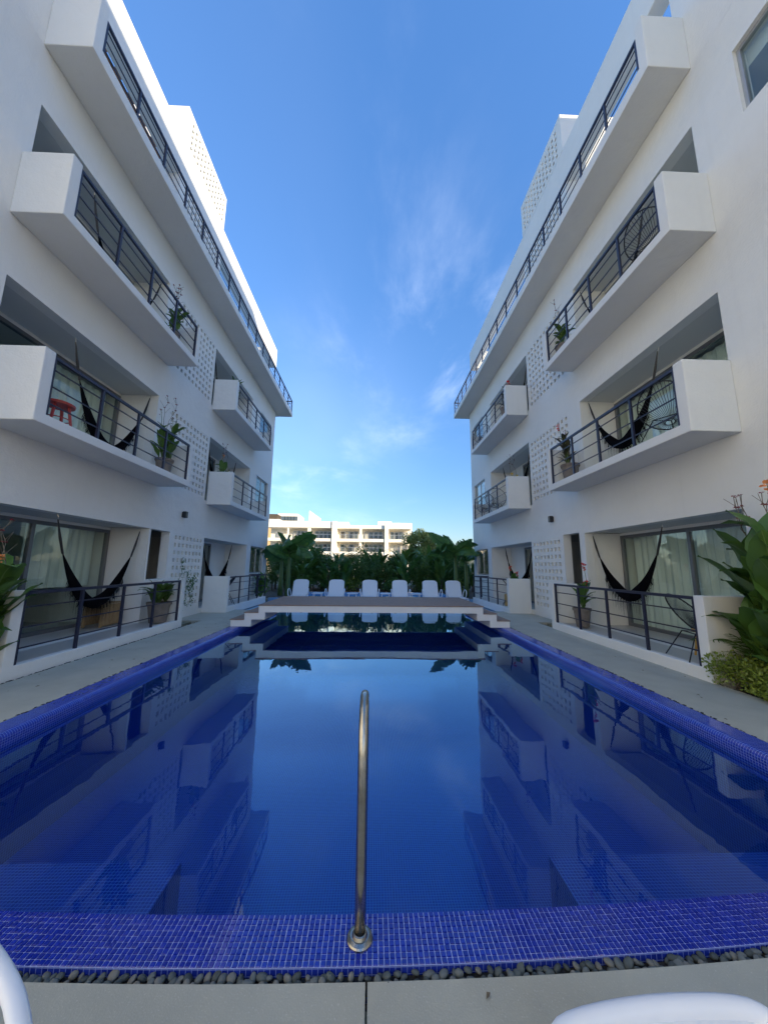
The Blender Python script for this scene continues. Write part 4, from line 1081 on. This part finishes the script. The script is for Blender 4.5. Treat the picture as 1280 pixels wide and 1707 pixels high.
for i, (x, y, rx, ry, rz, lab) in enumerate(((4.62, 4.45, .26, .34, .42, 'lime green shrub tuft against the right terrace kerb'),
                                          (4.66, 3.98, .24, .36, .34, 'low lime green border shrub in the middle of the right bed'),
                                          (4.62, 3.45, .26, .38, .32, 'lime green border shrub nearest the camera on the right'))):
    r0 = empty('border_shrub', (x, y, .01), lab, 'shrub', 'lime border shrubs in the right bed')
    shrub_mesh('foliage', 'leaf_lime', rx, ry, rz, 1500, .045, 50 + i).build('foliage', 'leaf_lime', r0, local=True)
    st = MB(); rs = random.Random(i)
    for k in range(7): st.tube([(rs.uniform(-.04, .04), rs.uniform(-.04, .04), 0), (rs.uniform(-.6, .6) * rx, rs.uniform(-.6, .6) * ry, rz * .7)], .006, 4)
    st.build('stems', 'bark', r0, local=True)
# creeper on the left breeze blocks
cv = MB(); rc = random.Random(3); vr = empty('creeper', (-5.38, 10.1, .3), 'thin green creeper climbing the left ground floor breeze blocks', 'climbing plant')
lf = MB()
for (ys, zs, ye, ze) in ((-.35, .1, -.15, 1.35), (.0, 0.0, .15, 1.0), (.4, .1, .35, .8), (.15, .5, .6, .9)):
    pts = []
    for k in range(12):
        t = k / 11; pts.append(Vector((.03 + .02 * math.sin(k), ys + (ye - ys) * t + rc.uniform(-.05, .05), zs + (ze - zs) * t)))
        for q in range(7):
            c = pts[-1] + Vector((rc.uniform(0, .07), rc.uniform(-.08, .08), rc.uniform(-.07, .07)))
            s = rc.uniform(.03, .06); u = Vector((rc.uniform(-.3, .6), rc.uniform(-1, 1), rc.uniform(-1, .5))).normalized(); v = u.orthogonal().normalized()
            lf.q(c, c + u * s * .5 + v * s * .35, c + u * s, c + u * s * .5 - v * s * .35)
    cv.tube(pts, .005, 4)
cv.build('vine', 'dry_stem', vr, local=True); lf.build('leaves', 'leaf_canna', vr, local=True)['kind'] = 'stuff'

# ------------------------------------------------------------------ planting beyond the pool
def banana(pos, label, h, specs, seed):
    rnd = random.Random(seed); root = empty('banana_plant', pos, label, 'banana plant')
    st = MB(); st.smooth = True; st.tube([(0, 0, -.05), (.02, 0, h * .5), (.0, .03, h)], [.13, .10, .06], 12); st.build('trunk', 'stem_green', root, local=True)
    for (az, L, tilt) in specs:
        Mr = Matrix.Rotation(R(az), 3, 'Z') @ Matrix.Rotation(R(tilt), 3, 'Y') @ Matrix.Rotation(R(rnd.choice((-1, 1)) * rnd.uniform(35, 75)), 3, Vector((.75, 0, .66)))
        inst('leaf', rnd.choice(BLf if tilt > 14 else BLU), root, (0, 0, h * rnd.uniform(.86, 1.0)), tuple(Mr.to_euler()), (L, L * 1.3, L))
banana((-4.15, 17.25, 0), 'large banana plant with torn leaves at the far left corner', 2.3,
       [(0, 1.7, 5), (40, 1.7, 20), (-30, 1.8, 25), (170, 1.5, 10), (120, 1.6, 30), (220, 1.5, 30), (80, 1.6, 8), (-75, 1.7, 30), (-10, 1.5, 42), (-50, 1.4, 50), (20, 1.3, 50)], 1)
banana((-4.7, 18.0, 0), 'second banana plant behind the far left banana', 1.9, [(0, 1.4, 2), (60, 1.5, 20), (150, 1.5, 20), (240, 1.5, 25), (300, 1.5, 25)], 2)
banana((4.15, 17.3, 0), 'large banana plant with drooping torn leaves at the far right corner', 2.25,
       [(165, 1.9, 14), (150, 1.5, 2), (180, 1.6, 35), (20, 1.3, 5), (-20, 1.4, 20), (240, 1.6, 25), (-80, 1.6, 30), (-120, 1.6, 38), (200, 1.4, 45), (80, 1.4, 15), (-50, 1.5, 48)], 3)
banana((4.9, 18.1, 0), 'banana plant tucked behind the far right corner banana', 1.9, [(120, 1.3, 3), (200, 1.4, 20), (260, 1.4, 30), (20, 1.3, 20), (320, 1.3, 30)], 4)
# hedge plants
hv = []
for s in range(3):                                    # broad-leaved heliconia clumps
    mb = MB(); rnd = random.Random(100 + s); mb.smooth = True
    for k in range(42):
        src = leaf_mesh('tmp', rnd.uniform(.6, 1.0), .2, R(rnd.uniform(30, 100)), None, seg=5, seed=k)
        az = rnd.uniform(0, 6.3); r = .42 * math.sqrt(rnd.random()); z = rnd.uniform(.1, 1.15)
        Mx = Matrix.Translation((r * math.cos(az), r * math.sin(az), z)) @ Matrix.Rotation(az + rnd.uniform(-.7, .7), 4, 'Z') @ Matrix.Rotation(rnd.uniform(-.1, .6), 4, 'Y')
        n0 = len(mb.v); mb.v += [tuple(Mx @ v.co) for v in src.vertices]; mb.f += [tuple(n0 + i for i in p.vertices) for p in src.polygons]
        bpy.data.meshes.remove(src)
    hv.append((mb.mesh('foliage', 'leaf_dark' if s != 1 else 'leaf_canna'), 'clump of broad upright leaves', 'heliconia_plant'))
for s in range(3):                                    # feathery palms
    mb = MB(); rnd = random.Random(200 + s)
    for k in range(30): frond(mb, (rnd.uniform(-.1, .1), rnd.uniform(-.1, .1), rnd.uniform(.2, .9)), rnd.uniform(0, 6.3), rnd.uniform(.9, 1.4), R(rnd.uniform(60, 120)), 16, .022, .26, R(rnd.uniform(5, 50)))
    hv.append((mb.mesh('foliage', 'leaf_dark' if s else 'leaf_canna'), 'feathery palm', 'feather_palm'))
for s in range(3):                                    # bushy shrubs
    mb = shrub_mesh('foliage', None, .65, .55, 1.8, 2600, .09, 300 + s)
    hv.append((mb.mesh('foliage', 'leaf_dark' if s else 'leaf_canna'), 'small leaved bush', 'bush'))
stem_me = MB().tube([(0, 0, -.05), (.02, .01, .6), (0, 0, 1.1)], [.05, .035, .02], 6).mesh('stem', 'bark')
rnd = random.Random(77); kinds = []
rows = ((21.5, 15, 1.05, .62), (22.8, 14, 1.40, .70), (24.4, 14, 1.62, .8))
names = {'heliconia_plant': 'broad leaved clump', 'feather_palm': 'feathery palm', 'bush': 'small leaved bush'}
rown = ('front', 'middle', 'back')
spot = ('at its left end', 'near its left end', 'left of its centre', 'at its centre', 'right of its centre', 'near its right end', 'at its right end')
cnt = {}
for ri, (yy, n, hs, wv) in enumerate(rows):
    for i in range(n):
        x = -6.6 + 13.2 * (i + .5) / n + rnd.uniform(-.15, .15); me, desc, nm = hv[rnd.randrange(9)]
        cnt[(nm, ri)] = cnt.get((nm, ri), 0) + 1
        lab = '%s %s from the left in the %s row of the hedge' % (('first', 'second', 'third', 'fourth', 'fifth', 'sixth', 'seventh', 'eighth', 'ninth')[cnt[(nm, ri)] - 1], names[nm], rown[ri])
        r0 = empty(nm, (x, yy + rnd.uniform(-.2, .2), 0), lab, {'heliconia_plant': 'plant', 'feather_palm': 'palm', 'bush': 'bush'}[nm], names[nm] + 's of the hedge', rnd.uniform(0, 6.3))
        k = hs * rnd.uniform(.86, 1.08) * (1.0 if nm != 'bush' else .95)
        inst('foliage', me, r0, (0, 0, 0), (0, 0, 0), (k, k, k * (1.0 if nm != 'feather_palm' else .95)))
        inst('stem', stem_me, r0, (0, 0, 0), (0, 0, 0), k)
# low plants peeping at the front of the bed
for i, (x, m_) in enumerate(((-3.3, 'leaf_canna'), (-1.0, 'leaf_lime'), (.9, 'leaf_canna'), (2.7, 'leaf_canna'), (3.9, 'leaf_lime'))):
    r0 = empty('low_shrub', (x * 1.25, 21.05, 0), '%s low shrub at the foot of the hedge, %s from the left' % (('green', 'yellow green')[m_ == 'leaf_lime'], ('first', 'second', 'third', 'fourth', 'last')[i]), 'shrub', 'low shrubs in front of the hedge')
    shrub_mesh('foliage', m_, .6, .35, .75, 600, .11, 400 + i).build('foliage', m_, r0, local=True)
canna('canna_clump', (-5.15, 16.15, 0), 'green canna clump under the far left ground floor window', 'canna plant', 6, 1.2, .5, .25, CL, None, None, 46, None, .2, 5)

# sunlit tree
tr = empty('leafy_tree', (4.9, 34, .35), 'sunlit yellow green leafy tree right of the long white building', 'tree')
t = MB(); t.smooth = True; t.tube([(0, 0, -.3), (.05, 0, 1.6), (.1, 0, 3.0), (.2, .1, 4.2)], [.22, .17, .12, .05], 10)
rnd = random.Random(5)
lumps = []
for k in range(38):
    a = rnd.uniform(0, 6.3); rr = rnd.uniform(.2, 2.6); z = rnd.uniform(2.1, 4.4) - .12 * rr * rr * .5
    c = Vector((rr * math.cos(a), rr * math.sin(a), z)); lumps.append((c, rnd.uniform(.4, .8)))
    t.tube([(.08, 0, 1.7 + .4 * rnd.random()), Vector((.08, 0, 2.2)).lerp(c, .55), c], [.05, .03, .012], 5)
t.build('trunk', 'bark', tr, local=True)
cr = MB()
for k in range(17000):
    c, r = rnd.choice(lumps); d = Vector((rnd.gauss(0, 1), rnd.gauss(0, 1), rnd.gauss(0, .7))).normalized() * r * rnd.random() ** .4
    p = c + d; u = Vector((rnd.uniform(-1, 1), rnd.uniform(-1, 1), rnd.uniform(-1, 1))).normalized(); s = u.orthogonal().normalized(); L = rnd.uniform(.10, .22)
    cr.q(p, p + u * L * .5 + s * L * .35, p + u * L, p + u * L * .5 - s * L * .35)
cr.build('crown', 'leaf_tree', tr, local=True)

# ------------------------------------------------------------------ long white building in the background
def zc(cy): return 7.84 - (cy / 3.05 + 820 - 871.5) * .0875       # measured heights, metres
def xc(cx): return -12.46 + (cx / 3.05 + 440 - 480) * .0880
fb = empty('hotel_building', (-4, 50, 0), 'long sunlit cream building with two rows of windows behind the hedge', 'building')
def part(name, m, x0, x1, y0, y1, z0, z1, par=fb): return MB().box(x0, x1, y0, y1, z0, z1).build(name, m, par)
XA, X1, X2, X3 = xc(20), xc(370), xc(612), xc(752)
zr = [(188, 240), (255, 305), (322, 365)]
part('rear_wall', 'aged_white', XA, X3, 52.0, 60, -1, zc(172))
part('parapet', 'aged_white', XA, xc(345), 50.0, 52, zc(186), zc(153))
part('parapet', 'aged_white', X1, xc(612), 50.2, 52, zc(187), zc(170))
part('parapet', 'aged_white', xc(632), X3, 50.0, 52, zc(186), zc(156))
for a, b in ((345, 370), (612, 632)): part('pier', 'aged_white', xc(a), xc(b), 49.8, 52, -1, zc(152))
for a, b in ((222, 238), (484, 497), (742, 752), (120, 127)): part('column', 'aged_white', xc(a), xc(b), 50.1, 50.5, -1, zc(187))
for (a, b) in ((XA, xc(345)), (X1, xc(612)), (xc(632), X3)):
    part('floor_band', 'aged_white', a, b, 49.95, 52, zc(255), zc(240)); part('floor_band', 'aged_white', a, b, 49.95, 52, zc(322), zc(306))
for (a, b) in ((127, 222), (238, 345), (372, 484), (497, 612), (632, 742)):
    for ri, (ct, cb_) in enumerate(zr):
        n = 4; w0 = xc(a) + .3; w1 = xc(b) - .2; dw = (w1 - w0) / n
        for k in range(n):
            z0, z1 = zc(cb_) + .02, zc(ct) - .25
            f = MB(); x0, x1 = w0 + k * dw + .04, w0 + (k + 1) * dw - .04
            f.box(x0, x1, 51.80, 51.9, z0, z0 + .08); f.box(x0, x1, 51.80, 51.9, z1 - .08, z1); f.box(x0, x0 + .07, 51.8, 51.9, z0 + .08, z1 - .08); f.box(x1 - .07, x1, 51.8, 51.9, z0 + .08, z1 - .08)
            fo = f.build('window', 'aluminium', fb)
            rr = random.random()
            MB().box(x0 + .07, x1 - .07, 51.84, 51.86, z0 + .08, z1 - .08).build('pane', 'far_glass' if rr < .62 else ('far_curtain' if rr < .85 else 'interior_dark'), fo)
        if ri < 2: part('balcony_rail', 'aluminium', xc(a) + .1, xc(b) - .1, 50.02, 50.05, zc(cb_) + .55, zc(cb_) + .60)
part('roof_box', 'aged_white', xc(337), xc(418), 54, 58, zc(172), zc(137)); part('roof_box', 'aged_white', xc(578), xc(652), 52.5, 57, zc(172), zc(138))
q = MB(); q.prism([(xc(224), zc(155)), (xc(225), zc(95)), (xc(284), zc(136)), (xc(284), zc(155))], 1, 50.3, 50.7); q.build('sail_wall', 'aged_white', fb)
# ground storey terrace in sun behind the plants
part('base_wall', 'aged_white', XA, X3, 49.0, 49.3, -1, 1.2)
# further buildings on the left
b2 = empty('hillside_house', (-34, 110, 0), 'pale block with small windows on the rise beyond the cream building', 'house')
def yy(cx, cy, Y):      # crop coordinates to a point at distance Y
    px, py = cx / 3.05 + 440, cy / 3.05 + 820
    d = Vector(((px - 640) / F_PX, 1, -(py - 853.5) / F_PX)); v = _rot(*d); k = Y / v.y
    return v.x * k, EYE + v.z * k
xa, za = yy(72, 110, 110); xb, zb = yy(172, 150, 110)
part('wall', 'aged_white', xa, xb, 110, 120, 0, za, b2)
for i in range(5):
    for j in range(2):
        wx = xa + 1.2 + i * (xb - xa - 1.5) / 5; wz = za - 2.2 - j * 3.0
        wo_ = part('window', 'aluminium', wx - .06, wx + 1.26, 109.93, 109.99, wz - .06, wz + 1.36, b2); part('pane', 'far_glass', wx, wx + 1.2, 109.88, 109.925, wz, wz + 1.3, wo_)
part('roof_block', 'aged_white', xb - 6, xb + 3, 112, 118, 0, za - 3.2, b2)
b3 = empty('ochre_house', (-28, 90, 0), 'small ochre house with a dark window at the left edge of the skyline', 'house')
xa, za = yy(20, 146, 90); xb, zb = yy(74, 150, 90)
part('wall', 'ochre_wall', xa, xb, 90, 98, 0, za, b3); part('roof', 'aged_white', xa - .4, xb + .4, 89.6, 98.4, za, za + .4, b3)
wx, wz = yy(50, 152, 90); wo_ = part('window', 'aluminium', wx - .1, wx + 1.5, 89.93, 89.99, wz - 1.5, wz, b3); part('pane', 'interior_dark', wx, wx + 1.4, 89.88, 89.925, wz - 1.4, wz - .1, wo_)
part('roof_shed', 'bark', xa, xa + (xb - xa) * .75, 91, 95, za + .4, yy(30, 112, 91)[1], b3)
# made-up block to the right (outside the frame), added to shade the planting
nb_ = empty('added_shade_block', (17, 26, 0), 'white block added out of view past the right building to shade the hedge', 'building')
part('wall', 'white_stucco', 12.2, 24, 2, 20.5, -1, 9.5, nb_); part('roof', 'white_stucco', 12.0, 24.2, 1.8, 20.7, 9.502, 9.8, nb_)
for k in range(4):
    for j in range(3):
        wo_ = part('window', 'aluminium', 12.14, 12.19, 3.5 + k * 4.2, 5.1 + k * 4.2, 1 + j * 3, 2.4 + j * 3, nb_); part('pane', 'far_glass', 12.11, 12.135, 3.58 + k * 4.2, 5.02 + k * 4.2, 1.08 + j * 3, 2.32 + j * 3, wo_)
# hills
hm = MB(); hm.smooth = True; rnd = random.Random(12); n = 90; r2 = []
for i in range(n + 1):
    a = -PI * .5 + PI * i / n; dist = 900
    h = 22 + 16 * math.sin(a * 5 + 1) + 9 * math.sin(a * 13) + 4 * math.sin(a * 31) + 26 * math.exp(-((a - .22) / .12) ** 2)
    r2.append(((dist * math.sin(a), dist * math.cos(a), -3), (dist * 1.15 * math.sin(a), dist * 1.15 * math.cos(a), max(h, 6)), (dist * 1.6 * math.sin(a), dist * 1.6 * math.cos(a), max(h, 6) * .4)))
for i in range(n):
    for k in range(2): hm.q(r2[i][k], r2[i + 1][k], r2[i + 1][k + 1], r2[i][k + 1])
tag(hm.build('hills', 'hill_scrub'), kind='structure')
